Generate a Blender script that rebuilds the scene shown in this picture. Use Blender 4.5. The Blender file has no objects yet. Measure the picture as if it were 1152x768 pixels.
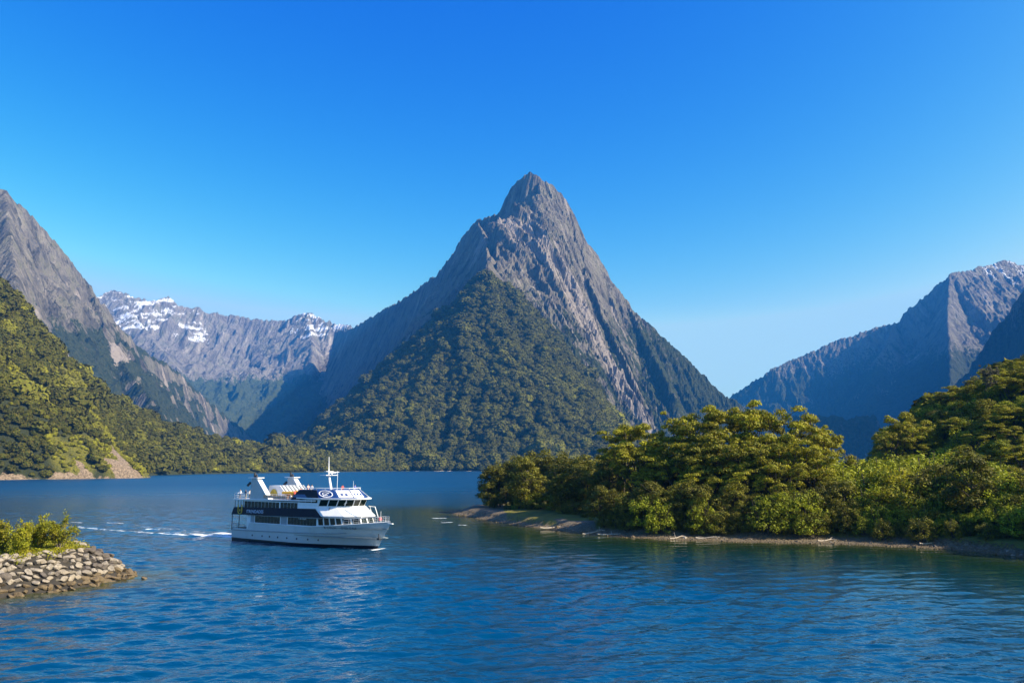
import bpy, bmesh, math, random
import numpy as np
from mathutils import Vector, Matrix, Euler
R = math.radians
SC = bpy.context.scene
COL = SC.collection

# ---------------------------------------------------------------- camera, sky, sun, exposure
PITCH = math.atan(140 / 900.0)
CAM_H = 14.0
FOC = 900.0
CP, SP = math.cos(PITCH), math.sin(PITCH)
cam_d = bpy.data.cameras.new('camera')
cam_d.sensor_width = 36.0
cam_d.lens = 36.0 * FOC / 1152.0
cam_d.clip_start = 0.5
cam_d.clip_end = 60000.0
cam = bpy.data.objects.new('camera', cam_d)
cam.location = (0, 0, CAM_H)
cam.rotation_euler = (R(90) + PITCH, 0, 0)
COL.objects.link(cam)
SC.camera = cam

SUN_EL = R(34.5)
SUN_H = Vector((0.94, -0.34, 0)).normalized()
SUN_V = Vector((SUN_H.x * math.cos(SUN_EL), SUN_H.y * math.cos(SUN_EL), math.sin(SUN_EL)))
world = bpy.data.worlds.new('World')
SC.world = world
world.use_nodes = True
wn = world.node_tree
wn.nodes.clear()
sky = wn.nodes.new('ShaderNodeTexSky')
sky.sky_type = 'NISHITA'
sky.sun_disc = False
sky.sun_elevation = SUN_EL
sky.sun_rotation = math.atan2(SUN_H.x, SUN_H.y)
sky.altitude = 0
sky.air_density = 1.0
sky.dust_density = 1.6
sky.ozone_density = 3.0
hs = wn.nodes.new('ShaderNodeHueSaturation')
hs.inputs['Saturation'].default_value = 1.25
hs.inputs['Value'].default_value = 1.0
wb = wn.nodes.new('ShaderNodeBackground')
wb.inputs['Strength'].default_value = 0.083
wo = wn.nodes.new('ShaderNodeOutputWorld')
wn.links.new(sky.outputs[0], hs.inputs['Color'])
tn = wn.nodes.new('ShaderNodeMix'); tn.data_type = 'RGBA'; tn.blend_type = 'MULTIPLY'
tn.inputs[0].default_value = 1.0; tn.inputs[7].default_value = (1.0, 1.0, 0.98, 1)
wn.links.new(hs.outputs[0], tn.inputs[6])
gm = wn.nodes.new('ShaderNodeGamma'); gm.inputs[1].default_value = 1.30
wn.links.new(tn.outputs[2], gm.inputs[0])
sp_ = wn.nodes.new('ShaderNodeSeparateColor'); cbn = wn.nodes.new('ShaderNodeCombineColor')
wn.links.new(gm.outputs[0], sp_.inputs[0])
for ch, top, pw, gain in ((0, 1.64, 2.65, 0.88), (1, 3.75, 1.60, 0.605), (2, 9.0, 0.42, 2.387)):   # a deeper blue overhead, paler at the horizon
    prev = sp_.outputs[ch]
    for op, val in (('MINIMUM', top), ('POWER', pw), ('MULTIPLY', gain)):
        nd = wn.nodes.new('ShaderNodeMath'); nd.operation = op; nd.inputs[1].default_value = val
        wn.links.new(prev, nd.inputs[0]); prev = nd.outputs[0]
    wn.links.new(prev, cbn.inputs[ch])
wn.links.new(cbn.outputs[0], wb.inputs['Color'])
wn.links.new(wb.outputs[0], wo.inputs[0])

sun_d = bpy.data.lights.new('sun', 'SUN')
sun_d.energy = 5.0
sun_d.angle = R(0.5)
sun_d.color = (1.0, 0.88, 0.70)
sun = bpy.data.objects.new('sun', sun_d)
sun.rotation_euler = SUN_V.to_track_quat('Z', 'Y').to_euler()
COL.objects.link(sun)

SC.view_settings.view_transform = 'Standard'
SC.view_settings.look = 'None'
SC.view_settings.exposure = 1.19
SC.view_settings.gamma = 1.0
SC.view_settings.use_curve_mapping = False
SC.render.engine = 'CYCLES'
SC.cycles.max_bounces = 8
SC.cycles.diffuse_bounces = 3
SC.cycles.glossy_bounces = 3
SC.cycles.transmission_bounces = 4
SC.cycles.volume_bounces = 0
SC.cycles.use_denoising = True

# ---------------------------------------------------------------- helpers
def ray(px, py):
    a = (px - 576) / FOC
    b = -(py - 384) / FOC
    return a, CP - b * SP, SP + b * CP
def P(px, py, Y):          # the point at distance Y on the line of sight through a pixel of the photo
    a, dy, dz = ray(px, py)
    t = Y / dy
    return (a * t, Y, CAM_H + dz * t)
def G(px, py, z=0.0):      # the same on the level plane z
    a, dy, dz = ray(px, py)
    t = (z - CAM_H) / dz
    return (a * t, dy * t, z)
def pixel(x, y, z):
    z = z - CAM_H
    d = y * CP + z * SP
    u = -y * SP + z * CP
    return 576 + FOC * x / d, 384 - FOC * u / d

def tag(o, label=None, cat=None, group=None, kind=None):
    if label: o['label'] = label
    if cat: o['category'] = cat
    if group: o['group'] = group
    if kind: o['kind'] = kind
    return o

def link_mesh(name, me, mat=None, parent=None):
    o = bpy.data.objects.new(name, me)
    COL.objects.link(o)
    if mat is not None and len(me.materials) == 0:
        me.materials.append(mat)
    if parent is not None:
        o.parent = parent
    return o

def np_mesh(name, V, F, smooth=False, attrs=None, face_attrs=None):
    """V (n,3), F (m,k) same vertex count per face"""
    me = bpy.data.meshes.new(name)
    V = np.asarray(V, dtype=np.float32)
    F = np.asarray(F, dtype=np.int32)
    m, k = F.shape
    me.vertices.add(len(V))
    me.vertices.foreach_set('co', V.ravel())
    me.loops.add(m * k)
    me.loops.foreach_set('vertex_index', F.ravel())
    me.polygons.add(m)
    me.polygons.foreach_set('loop_start', np.arange(0, m * k, k, dtype=np.int32))
    me.polygons.foreach_set('loop_total', np.full(m, k, dtype=np.int32))
    me.polygons.foreach_set('use_smooth', np.full(m, bool(smooth)))
    if attrs:
        for an, av in attrs.items():
            a = me.attributes.new(an, 'FLOAT', 'POINT')
            a.data.foreach_set('value', np.asarray(av, dtype=np.float32).ravel())
    if face_attrs:
        for an, av in face_attrs.items():
            a = me.attributes.new(an, 'FLOAT', 'FACE')
            a.data.foreach_set('value', np.asarray(av, dtype=np.float32).ravel())
    me.update(calc_edges=True)
    me.validate()
    return me

# ---- noise
def _hash(ix, iy, seed):
    h = (ix.astype(np.int64) * 374761393 + iy.astype(np.int64) * 668265263 + seed * 1274126177) & 0xffffffff
    h = ((h ^ (h >> 13)) * 1274126177) & 0xffffffff
    h = (h ^ (h >> 16)) & 0xffffffff
    return h
def perlin(x, y, seed=0):
    ix = np.floor(x); iy = np.floor(y)
    fx = x - ix; fy = y - iy
    u = fx * fx * fx * (fx * (fx * 6 - 15) + 10)
    v = fy * fy * fy * (fy * (fy * 6 - 15) + 10)
    def g(dx, dy):
        a = _hash(ix + dx, iy + dy, seed) / 4294967296.0 * 2 * np.pi
        return np.cos(a) * (fx - dx) + np.sin(a) * (fy - dy)
    a = g(0, 0); b = g(1, 0); c = g(0, 1); d = g(1, 1)
    return (a + u * (b - a) + v * (c - a) + u * v * (a - b - c + d)) * 1.5
def fbm(x, y, octv=4, seed=0, gain=0.5, ridged=False):
    s = 0; amp = 1.0; tot = 0
    for i in range(octv):
        n = perlin(x * 2 ** i + 17.3 * i, y * 2 ** i - 9.1 * i, seed + i)
        if ridged: n = 1 - 2 * np.abs(n)
        s = s + amp * n; tot += amp; amp *= gain
    return s / tot
def sstep(a, b, x):
    t = np.clip((x - a) / (b - a), 0, 1)
    return t * t * (3 - 2 * t)

# ---- materials
def new_mat(name):
    m = bpy.data.materials.new(name)
    m.use_nodes = True
    m.node_tree.nodes.clear()
    return m, m.node_tree
def N(nt, t, **kw):
    n = nt.nodes.new(t)
    for k, v in kw.items():
        if k.startswith('i_'):
            key = k[2:]
            key = int(key) if key.isdigit() else key.replace('_', ' ')
            n.inputs[key].default_value = v
        else:
            setattr(n, k, v)
    return n
def mixc(nt, fac, a, b, mode='MIX'):
    n = nt.nodes.new('ShaderNodeMix')
    n.data_type = 'RGBA'; n.blend_type = mode
    for sock, v in ((n.inputs[0], fac), (n.inputs[6], a), (n.inputs[7], b)):
        if isinstance(v, (int, float)): sock.default_value = v
        elif isinstance(v, tuple): sock.default_value = v if len(v) == 4 else (*v, 1)
        else: nt.links.new(v, sock)
    return n.outputs[2]
def ramp(nt, fac, stops):
    n = nt.nodes.new('ShaderNodeValToRGB')
    els = n.color_ramp.elements
    while len(els) < len(stops): els.new(0.5)
    for e, (p, c) in zip(els, stops):
        e.position = p
        e.color = (c, c, c, 1) if isinstance(c, (int, float)) else (*c, 1)
    nt.links.new(fac, n.inputs[0])
    return n.outputs[0]
def maths(nt, op, a, b=None):
    n = nt.nodes.new('ShaderNodeMath'); n.operation = op
    for s, v in ((n.inputs[0], a), (n.inputs[1], b)):
        if v is None: continue
        if isinstance(v, (int, float)): s.default_value = v
        else: nt.links.new(v, s)
    return n.outputs[0]
def plain(name, col, rough=0.5, metal=0.0, var=0.0, vs=2.0, spec=0.5):
    m, nt = new_mat(name)
    b = N(nt, 'ShaderNodeBsdfPrincipled')
    b.inputs['Roughness'].default_value = rough
    b.inputs['Metallic'].default_value = metal
    b.inputs['Specular IOR Level'].default_value = spec
    o = N(nt, 'ShaderNodeOutputMaterial')
    nt.links.new(b.outputs[0], o.inputs[0])
    if var > 0:
        tc = N(nt, 'ShaderNodeTexCoord')
        no = N(nt, 'ShaderNodeTexNoise', i_Scale=vs, i_Detail=5.0)
        nt.links.new(tc.outputs['Object'], no.inputs['Vector'])
        lo = tuple(c * (1 - var) for c in col); hi = tuple(min(1, c * (1 + var)) for c in col)
        nt.links.new(ramp(nt, no.outputs[0], [(0.3, lo), (0.7, hi)]), b.inputs['Base Color'])
    else:
        b.inputs['Base Color'].default_value = (*col, 1)
    return m
# ---------------------------------------------------------------- mountains
def ridge_heights(X, Y, ridges):
    """height = highest of all ridges minus a slope profile of the distance to them"""
    Z = np.full(X.shape, -1e9); T = np.zeros(X.shape); D = np.zeros(X.shape); ID = np.zeros(X.shape)
    for ri, (pts, prof) in enumerate(ridges):
        acc = 0.0
        for (x0, y0, z0), (x1, y1, z1) in zip(pts[:-1], pts[1:]):
            dx, dy = x1 - x0, y1 - y0
            L2 = dx * dx + dy * dy; L = math.sqrt(L2)
            t = np.clip(((X - x0) * dx + (Y - y0) * dy) / L2, 0, 1)
            qx = X - (x0 + t * dx); qy = Y - (y0 + t * dy)
            d = np.hypot(qx, qy)
            side = (dx * qy - dy * qx) > 0        # True: left of the ridge's direction
            (sa, wa, sb) = prof[0]; (ra, rw, rb) = prof[1]
            drop = np.where(side, sa * wa * (1 - np.exp(-d / wa)) + sb * d,
                            ra * rw * (1 - np.exp(-d / rw)) + rb * d)
            h = z0 + t * (z1 - z0) - drop
            m = h > Z
            Z = np.where(m, h, Z)
            T = np.where(m, acc + t * L + 0.35 * (qx * dx + qy * dy) / L, T)
            D = np.where(m, d, D); ID = np.where(m, ri, ID)
            acc += L
        
    return Z, T, D, ID

def smooth_interp(v, xs, zs, w):
    """ridge height at v, averaged over a window that grows with w (an array)"""
    acc = 0
    for o in (-1, -0.5, 0, 0.5, 1):
        acc = acc + np.interp(v + o * w, xs, zs)
    return acc / 5
def axis_ridge(U, V, pts, front, back, spread=0.35):
    """a ridge that runs along U; front = side of smaller V. front: slope profile, or ('toe', toe_v(U), power)"""
    a = np.array(sorted(pts)); us, vs, zs = a[:, 0], a[:, 1], a[:, 2]
    vr = np.interp(U, us, vs)
    d = V - vr; D = np.abs(d)
    zr = smooth_interp(U, us, zs, D * spread)
    def prof(p): return p[0] * p[1] * (1 - np.exp(-D / p[1])) + p[2] * D
    if front[0] == 'toe':
        L = np.maximum(vr - front[1], 20)
        fr = zr * (1 - np.clip(D / L, 0, 1.3)) if front[2] == 1 else zr * np.sign(1 - D / L) * np.abs(1 - D / L) ** front[2]
    else:
        fr = zr - prof(front)
    return np.where(d < 0, fr, zr - prof(back)), D

def erode(Z, cell, n, steps, seed, er=0.25, dep=0.25, cap=3.0):
    rs = np.random.RandomState(seed)
    H = (Z / cell).copy()
    ny, nx = H.shape
    batches = 8
    for b in range(batches):
        m = n // batches
        x = rs.rand(m) * (nx - 3) + 1; y = rs.rand(m) * (ny - 3) + 1
        dx = np.zeros(m); dy = np.zeros(m); vel = np.ones(m); wat = np.ones(m); sed = np.zeros(m)
        for s in range(steps):
            ix = x.astype(int); iy = y.astype(int); u = x - ix; v = y - iy
            h00 = H[iy, ix]; h10 = H[iy, ix + 1]; h01 = H[iy + 1, ix]; h11 = H[iy + 1, ix + 1]
            gx = (h10 - h00) * (1 - v) + (h11 - h01) * v
            gy = (h01 - h00) * (1 - u) + (h11 - h10) * u
            hh = h00 * (1 - u) * (1 - v) + h10 * u * (1 - v) + h01 * (1 - u) * v + h11 * u * v
            dx = dx * 0.15 - gx * 0.85; dy = dy * 0.15 - gy * 0.85
            l = np.hypot(dx, dy) + 1e-9
            dx /= l; dy /= l
            nxp = np.clip(x + dx, 1, nx - 2.01); nyp = np.clip(y + dy, 1, ny - 2.01)
            jx = nxp.astype(int); jy = nyp.astype(int); p = nxp - jx; q = nyp - jy
            hn = H[jy, jx] * (1 - p) * (1 - q) + H[jy, jx + 1] * p * (1 - q) + H[jy + 1, jx] * (1 - p) * q + H[jy + 1, jx + 1] * p * q
            dh = hn - hh
            c = np.maximum(-dh, 0.02) * vel * wat * cap * 0.3
            up = dh > 0
            amt = np.where(up, np.minimum(dh, sed), np.where(sed > c, (sed - c) * dep, -np.minimum((c - sed) * er, -dh * 0.5)))
            sed = sed - amt
            for (ax, ay, w) in ((ix, iy, (1 - u) * (1 - v)), (ix + 1, iy, u * (1 - v)), (ix, iy + 1, (1 - u) * v), (ix + 1, iy + 1, u * v)):
                np.add.at(H, (ay, ax), np.clip(amt, -0.12, 0.12) * w)
            vel = np.sqrt(np.maximum(0.1, vel * vel * 0.9 - dh))
            vel = np.minimum(vel, 3.0)
            wat *= 0.985
            x, y = nxp, nyp
    return H * cell

def blur(Z):
    A = Z.copy()
    A[1:-1, 1:-1] = (4 * Z[1:-1, 1:-1] + 2 * (Z[:-2, 1:-1] + Z[2:, 1:-1] + Z[1:-1, :-2] + Z[1:-1, 2:]) + Z[:-2, :-2] + Z[2:, 2:] + Z[:-2, 2:] + Z[2:, :-2]) / 16
    return A

class Field:
    """a height field on a regular grid, with look-ups"""
    def __init__(s, x0, x1, y0, y1, cell):
        s.x0, s.y0, s.cell = x0, y0, cell
        s.xs = np.arange(x0, x1 + 1e-6, cell); s.ys = np.arange(y0, y1 + 1e-6, cell)
        s.X, s.Y = np.meshgrid(s.xs, s.ys)
    def at(s, x, y):
        u = np.clip((np.asarray(x) - s.x0) / s.cell, 0, len(s.xs) - 1.001)
        v = np.clip((np.asarray(y) - s.y0) / s.cell, 0, len(s.ys) - 1.001)
        i = u.astype(int); j = v.astype(int); u = u - i; v = v - j
        Z = s.Z
        return Z[j, i] * (1 - u) * (1 - v) + Z[j, i + 1] * u * (1 - v) + Z[j + 1, i] * (1 - u) * v + Z[j + 1, i + 1] * u * v
    def get(s, A, x, y):
        z = s.Z; s.Z = A; r = s.at(x, y); s.Z = z; return r
    def slope(s):
        gy, gx = np.gradient(s.Z, s.cell)
        return np.hypot(gx, gy), gx, gy
    def mesh(s, name, mat, attrs=None, smooth=True, cut=None):
        ny, nx = s.Z.shape
        idx = np.arange(ny * nx).reshape(ny, nx)
        F = np.stack([idx[:-1, :-1], idx[:-1, 1:], idx[1:, 1:], idx[1:, :-1]], -1).reshape(-1, 4)
        if cut is not None:
            zmax = np.maximum.reduce([s.Z[:-1, :-1], s.Z[:-1, 1:], s.Z[1:, 1:], s.Z[1:, :-1]]).ravel()
            F = F[zmax > cut]
        V = np.stack([s.X, s.Y, s.Z], -1).reshape(-1, 3)
        used = np.unique(F)
        remap = np.full(len(V), -1); remap[used] = np.arange(len(used))
        at = {k: np.asarray(a).ravel()[used] for k, a in (attrs or {}).items()}
        me = np_mesh(name, V[used], remap[F], smooth=smooth, attrs=at)
        return link_mesh(name, me, mat)

def W(pts):                                  # (px, py, Y) -> world points
    return [P(*p) for p in pts]

def ribs(T, D, lam, amp, seed, rise=250.0, stretch=5.0):
    w = 0.5 * lam * perlin(T / (lam * 2.3), D / (lam * 2.3), seed + 50)
    n = fbm((T + w) / lam, D / (lam * stretch), 4, seed, 0.55, ridged=True)
    return amp * (n - 0.72) * sstep(0, rise, D)

def rock_mat(name, rock_a, rock_b, slab_c, green_a, green_b, bump=1.0, sc=1.0):
    """bare rock with scrub where 'veg' says so, pale slabs where 'slab' does, snow where 'snow' does"""
    m, nt = new_mat(name)
    L = nt.links
    geo = N(nt, 'ShaderNodeNewGeometry')
    mp = N(nt, 'ShaderNodeMapping'); mp.inputs['Scale'].default_value = (0.01 * sc, 0.01 * sc, 0.004 * sc)
    L.new(geo.outputs['Position'], mp.inputs['Vector'])
    n1 = N(nt, 'ShaderNodeTexNoise', i_Scale=1.6, i_Detail=9.0, i_Roughness=0.62)
    L.new(mp.outputs[0], n1.inputs['Vector'])
    n2 = N(nt, 'ShaderNodeTexNoise', i_Scale=7.0, i_Detail=8.0, i_Roughness=0.7)
    L.new(mp.outputs[0], n2.inputs['Vector'])
    n3 = N(nt, 'ShaderNodeTexNoise', i_Scale=22.0, i_Detail=5.0, i_Roughness=0.7)
    L.new(geo.outputs['Position'], n3.inputs['Vector'])
    n3.inputs['Scale'].default_value = 0.055 * sc
    ut = N(nt, 'ShaderNodeAttribute', attribute_name='ut'); ud = N(nt, 'ShaderNodeAttribute', attribute_name='ud')
    cv = N(nt, 'ShaderNodeCombineXYZ'); L.new(ut.outputs['Fac'], cv.inputs[0]); L.new(ud.outputs['Fac'], cv.inputs[1])
    n4 = N(nt, 'ShaderNodeTexNoise', i_Scale=1.0 * sc, i_Detail=8.0, i_Roughness=0.68, i_Distortion=0.35); L.new(cv.outputs[0], n4.inputs['Vector'])
    base = mixc(nt, ramp(nt, n1.outputs[0], [(0.38, 0.0), (0.62, 1.0)]), rock_a, rock_b)
    base = mixc(nt, ramp(nt, n2.outputs[0], [(0.52, 0.0), (0.66, 0.75)]), base, tuple(c * 0.42 for c in rock_a))
    base = mixc(nt, ramp(nt, n4.outputs[0], [(0.36, 0.85), (0.47, 0.0)]), base, tuple(c * 0.35 for c in rock_a))  # shade of the crevices put into the rock colour
    base = mixc(nt, ramp(nt, n4.outputs[0], [(0.55, 0.0), (0.66, 0.7)]), base, tuple(min(1, c * 1.45) for c in rock_b))
    base = mixc(nt, ramp(nt, n1.outputs[0], [(0.50, 0.0), (0.62, 0.55)]), base, (0.10, 0.10, 0.045))
    def att(a):
        n = N(nt, 'ShaderNodeAttribute'); n.attribute_name = a; return n.outputs['Fac']
    slab = att('slab'); veg = att('veg'); snow = att('snow')
    s = maths(nt, 'MULTIPLY_ADD', n4.outputs[0], 2.2); nt.nodes[-1].inputs[2].default_value = -1.1
    slabf = ramp(nt, maths(nt, 'ADD', slab, s), [(0.42, 0.0), (0.62, 1.0)])
    base = mixc(nt, slabf, base, mixc(nt, n3.outputs[0], tuple(c * 0.7 for c in slab_c), tuple(min(1, c * 1.3) for c in slab_c)))
    g = mixc(nt, ramp(nt, n3.outputs[0], [(0.35, 0.0), (0.65, 1.0)]), green_a, green_b)
    vs = N(nt, 'ShaderNodeMath', operation='MULTIPLY_ADD'); L.new(mixc(nt, 0.5, n2.outputs[0], n4.outputs[0]), vs.inputs[0]); vs.inputs[1].default_value = 2.4; vs.inputs[2].default_value = -1.2
    vegf = ramp(nt, maths(nt, 'ADD', veg, vs.outputs[0]), [(0.46, 0.0), (0.56, 1.0)])
    base = mixc(nt, vegf, base, g)
    ss = N(nt, 'ShaderNodeMath', operation='MULTIPLY_ADD'); L.new(n2.outputs[0], ss.inputs[0]); ss.inputs[1].default_value = 1.2; ss.inputs[2].default_value = -0.6
    snf = ramp(nt, maths(nt, 'ADD', snow, ss.outputs[0]), [(0.5, 0.0), (0.56, 1.0)])
    base = mixc(nt, snf, base, (0.80, 0.81, 0.84))
    bs = N(nt, 'ShaderNodeBsdfPrincipled', i_Roughness=0.95)
    bs.inputs['Specular IOR Level'].default_value = 0.1
    L.new(base, bs.inputs['Base Color'])
    hsum = mixc(nt, 0.5, mixc(nt, 0.35, n2.outputs[0], n3.outputs[0]), n4.outputs[0])
    bp = N(nt, 'ShaderNodeBump', i_Strength=1.0, i_Distance=60.0 * bump)
    L.new(hsum, bp.inputs['Height']); L.new(bp.outputs[0], bs.inputs['Normal'])
    o = N(nt, 'ShaderNodeOutputMaterial'); L.new(bs.outputs[0], o.inputs[0])
    return m

ROCK_A, ROCK_B = (0.115, 0.100, 0.080), (0.270, 0.235, 0.185)
m_rock = rock_mat('rock_slope', ROCK_A, ROCK_B, (0.33, 0.28, 0.235), (0.022, 0.032, 0.010), (0.060, 0.065, 0.022))
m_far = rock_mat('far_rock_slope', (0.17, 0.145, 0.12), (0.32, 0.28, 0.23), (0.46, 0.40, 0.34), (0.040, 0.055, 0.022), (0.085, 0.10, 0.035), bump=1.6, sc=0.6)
m_veg = rock_mat('scrub_slope', ROCK_A, ROCK_B, (0.5, 0.42, 0.33), (0.014, 0.022, 0.006), (0.045, 0.055, 0.015))

def finish(F, name, mat, veg, slab, snow=None, cut=-30):
    z = np.zeros(F.Z.shape)
    return tag(F.mesh(name, mat, {'ut': T / 38.0 + 0.35 * fbm(F.X / 80, F.Y / 80, 3, 5), 'ud': D / 260.0, 'veg': veg, 'slab': slab, 'snow': z if snow is None else snow}, cut=cut, smooth=False), kind='structure')

# --- the high central peak
STEEP = (0.75, 420.0, 0.62)
F1 = Field(-1800, 1900, 2850, 8200, 8.0)
r_main = W([(378, 374, 8000), (395, 371, 7500), (430, 350, 6900), (452, 338, 6400), (470, 326, 6000), (492, 309, 5750), (507, 291, 5500), (520, 268, 5250), (536, 249, 5000), (548, 246, 4950), (560, 243, 4900),
            (567, 228, 4860), (576, 212, 4820), (588, 200, 4780), (597, 195, 4750), (606, 201, 4700), (622, 211, 4680), (636, 226, 4660), (648, 246, 4640),
            (660, 272, 4620), (671, 303, 4600), (684, 313, 4570), (700, 333, 4540), (712, 350, 4500), (730, 366, 4460), (752, 387, 4420), (770, 404, 4380), (792, 424, 4330), (815, 445, 4280), (840, 462, 4230), (880, 485, 4150), (930, 510, 4000)])
r_front = W([(536, 249, 5000), (540, 256, 4700), (545, 268, 4450), (548, 282, 4150), (549, 300, 3700)])
r_rib1 = W([(640, 232, 4660), (655, 300, 4300), (680, 360, 4000), (715, 430, 3700)])
r_rib2 = W([(704, 338, 4540), (735, 400, 4150), (760, 450, 3850)])
Z, T, D, ID = ridge_heights(F1.X, F1.Y, [
    (r_main[:15], [(1.2, 260, 1.15), (1.5, 400, 1.3)]),
    (r_front, [(0.5, 200, 1.0), (0.9, 300, 1.1)]),
    (W([(587, 206, 4760), (593, 198, 4740), (597, 192, 4720), (601, 198, 4700), (607, 203, 4680)]), [(1.0, 60, 2.4), (1.0, 60, 2.4)]),
    (r_rib1, [(0.3, 200, 1.5), (0.3, 200, 1.5)]),
    (r_rib2, [(0.25, 200, 1.5), (0.25, 200, 1.5)])])
# right of the summit the great face drops evenly in front of the skyline
ZA, DA = axis_ridge(F1.X, F1.Y, r_main[14:] + [(2500, 3800, -200)], (0.55, 350, 0.66), (0.5, 400, 0.9), 0.3)
edge = W([(597, 195, 4750), (606, 202, 4690), (607, 216, 4640), (606, 232, 4590), (598, 246, 4530), (585, 252, 4480), (560, 262, 4300)])
ex = np.interp(F1.Y, [p[1] for p in edge[::-1]], [p[0] for p in edge[::-1]]) + 10 * fbm(F1.Y / 30, F1.X * 0, 3, 61)
ZA = ZA - 3.0 * np.maximum(0, ex - F1.X)
# and a lower bench of pale slabs runs from the left shoulder under the summit
r_bench = W([(536, 249, 5000), (548, 249, 4820), (563, 251, 4650), (585, 253, 4500), (610, 252, 4480), (650, 300, 4400), (700, 380, 4300), (780, 470, 4200)])
ZC, DC = axis_ridge(F1.X, F1.Y, r_bench, (0.2, 350, 0.72), (3, 100, 2.5), 0.15)
ZC = ZC - 2.0 * np.maximum(0, r_bench[0][0] - F1.X)
for ZZ, DD in ((ZC, DC), (ZA, DA)):
    m_ = ZZ > Z
    Z = np.where(m_, ZZ, Z); T = np.where(m_, F1.X - 0.55 * DD, T if ZZ is ZA else T * 0.8 + 5000); D = np.where(m_, DD, D)
def crags(X, Y, T, D, a, seed):
    """broken ledges and gullies a few tens of metres across"""
    z = 30 * fbm(X / 130, Y / 130, 5, seed, 0.6, ridged=True)
    z += 24 * fbm((T + 20 * fbm(X / 60, Y / 60, 2, seed + 7)) / 42, D / 260, 4, seed + 3, 0.6, ridged=True)
    z += 12 * np.abs(fbm(X / 45 + 0.5 * T / 45, Y / 45, 4, seed + 5, 0.65))
    return a * 1.7 * (z - 34)
Z = Z + ribs(T, D, 240, 120, 3, rise=400) + ribs(T, D, 70, 30, 9, rise=120) 
F1.Z = erode(Z, F1.cell, 60000, 60, 5)
F1.Z = F1.Z + crags(F1.X, F1.Y, T, D, 0.8, 21) * (0.6 + 0.4 * sstep(0, 60, D)) + 16
sl, gx, gy = F1.slope()
slb = blur(blur(sl))
n = fbm(F1.X / 260, F1.Y / 260, 4, 77)
n2_ = fbm(T / 60, D / 500, 3, 78)
veg = sstep(1300, 500, F1.Z + 250 * n) * sstep(2.2, 1.2, slb + 0.3 * n2_) * 0.95
veg += 0.35 * sstep(600, 1200, F1.X + n * 300)
veg = np.maximum(veg, 0.68 * sstep(-50, 700, F1.X + 250 * n) * sstep(1150, 650, F1.Z + 200 * n) + 0.25 * n2_)
dfr = np.hypot(F1.X - r_front[-1][0], F1.Y - r_front[-1][1])
# the pale slabs run down the inside of the great face, next to the forested spur
U = np.zeros(F1.Z.shape)
pth = W([(546, 262, 4420), (575, 290, 4300), (612, 335, 4100), (650, 390, 3900), (690, 445, 3700), (718, 480, 3500)])
dmin = np.full(F1.Z.shape, 1e9)
for (x0, y0, z0), (x1, y1, z1) in zip(pth[:-1], pth[1:]):
    t = np.clip(((F1.X - x0) * (x1 - x0) + (F1.Y - y0) * (y1 - y0)) / ((x1 - x0) ** 2 + (y1 - y0) ** 2), 0, 1)
    dmin = np.minimum(dmin, np.hypot(F1.X - x0 - t * (x1 - x0), F1.Y - y0 - t * (y1 - y0)))
slab = 0.62 * sstep(170, 40, dmin + 90 * n2_) + 0.5 * sstep(0.25, 0.5, n2_) * sstep(-200, 500, F1.X)
slab += 0.6 * sstep(0.22, 0.45, fbm(T / 70, D / 1200, 3, 79)) * sstep(-150, 300, F1.X)
snow1 = 0.55 * sstep(0.12, 0.3, fbm(F1.X / 120, F1.Y / 120, 3, 5)) * sstep(5200, 5800, F1.Y) * sstep(1.3, 0.9, sl)
mitre = finish(F1, 'mountain', m_rock, veg - 0.6 * slab, slab, snow1)

# --- the forested spur in front of it
F2 = Field(-1500, 1000, 2100, 4700, 11.0)
r_c1 = W([(552, 286, 3900), (548, 298, 3350), (500, 356, 3250), (452, 404, 3100), (412, 440, 2980), (372, 478, 2900), (338, 500, 2850), (300, 506, 2900), (200, 500, 3000), (100, 480, 3000)])
r_c2 = W([(548, 298, 3350), (560, 360, 3050), (575, 420, 2750), (590, 480, 2450)])
r_c3 = W([(548, 298, 3350), (600, 345, 3250), (645, 395, 3100), (680, 445, 2900), (715, 492, 2650), (745, 515, 2500)])
Z, T, D, ID = ridge_heights(F2.X, F2.Y, [
    ([(p[0], p[1], p[2] - 12) for p in r_c2], [(0.2, 250, 0.9), (0.2, 250, 0.9)])])
# the shore: everything fades to the water on this line
shore_y = np.interp(F2.X, [-1500, -600, -200, -60, 100, 400, 1000], [2500, 2330, 2260, 2230, 2200, 2180, 2180]) + 25 * fbm(F2.X / 120, F2.X * 0, 3, 8)
ZA, DA = axis_ridge(F2.X, F2.Y, [(-2500, 3000, 60)] + [(p[0], p[1], p[2] - 12) for p in r_c1[1:] + r_c3[1:]] + [(900, 2300, -30), (1500, 2300, -60)], ('toe', shore_y - 30, 0.95), (0.3, 300, 0.8), 0.25)
m_ = ZA > Z
Z = np.where(m_, ZA, Z); T = np.where(m_, F2.X, T + 5000); D = np.where(m_, DA, D)
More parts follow.
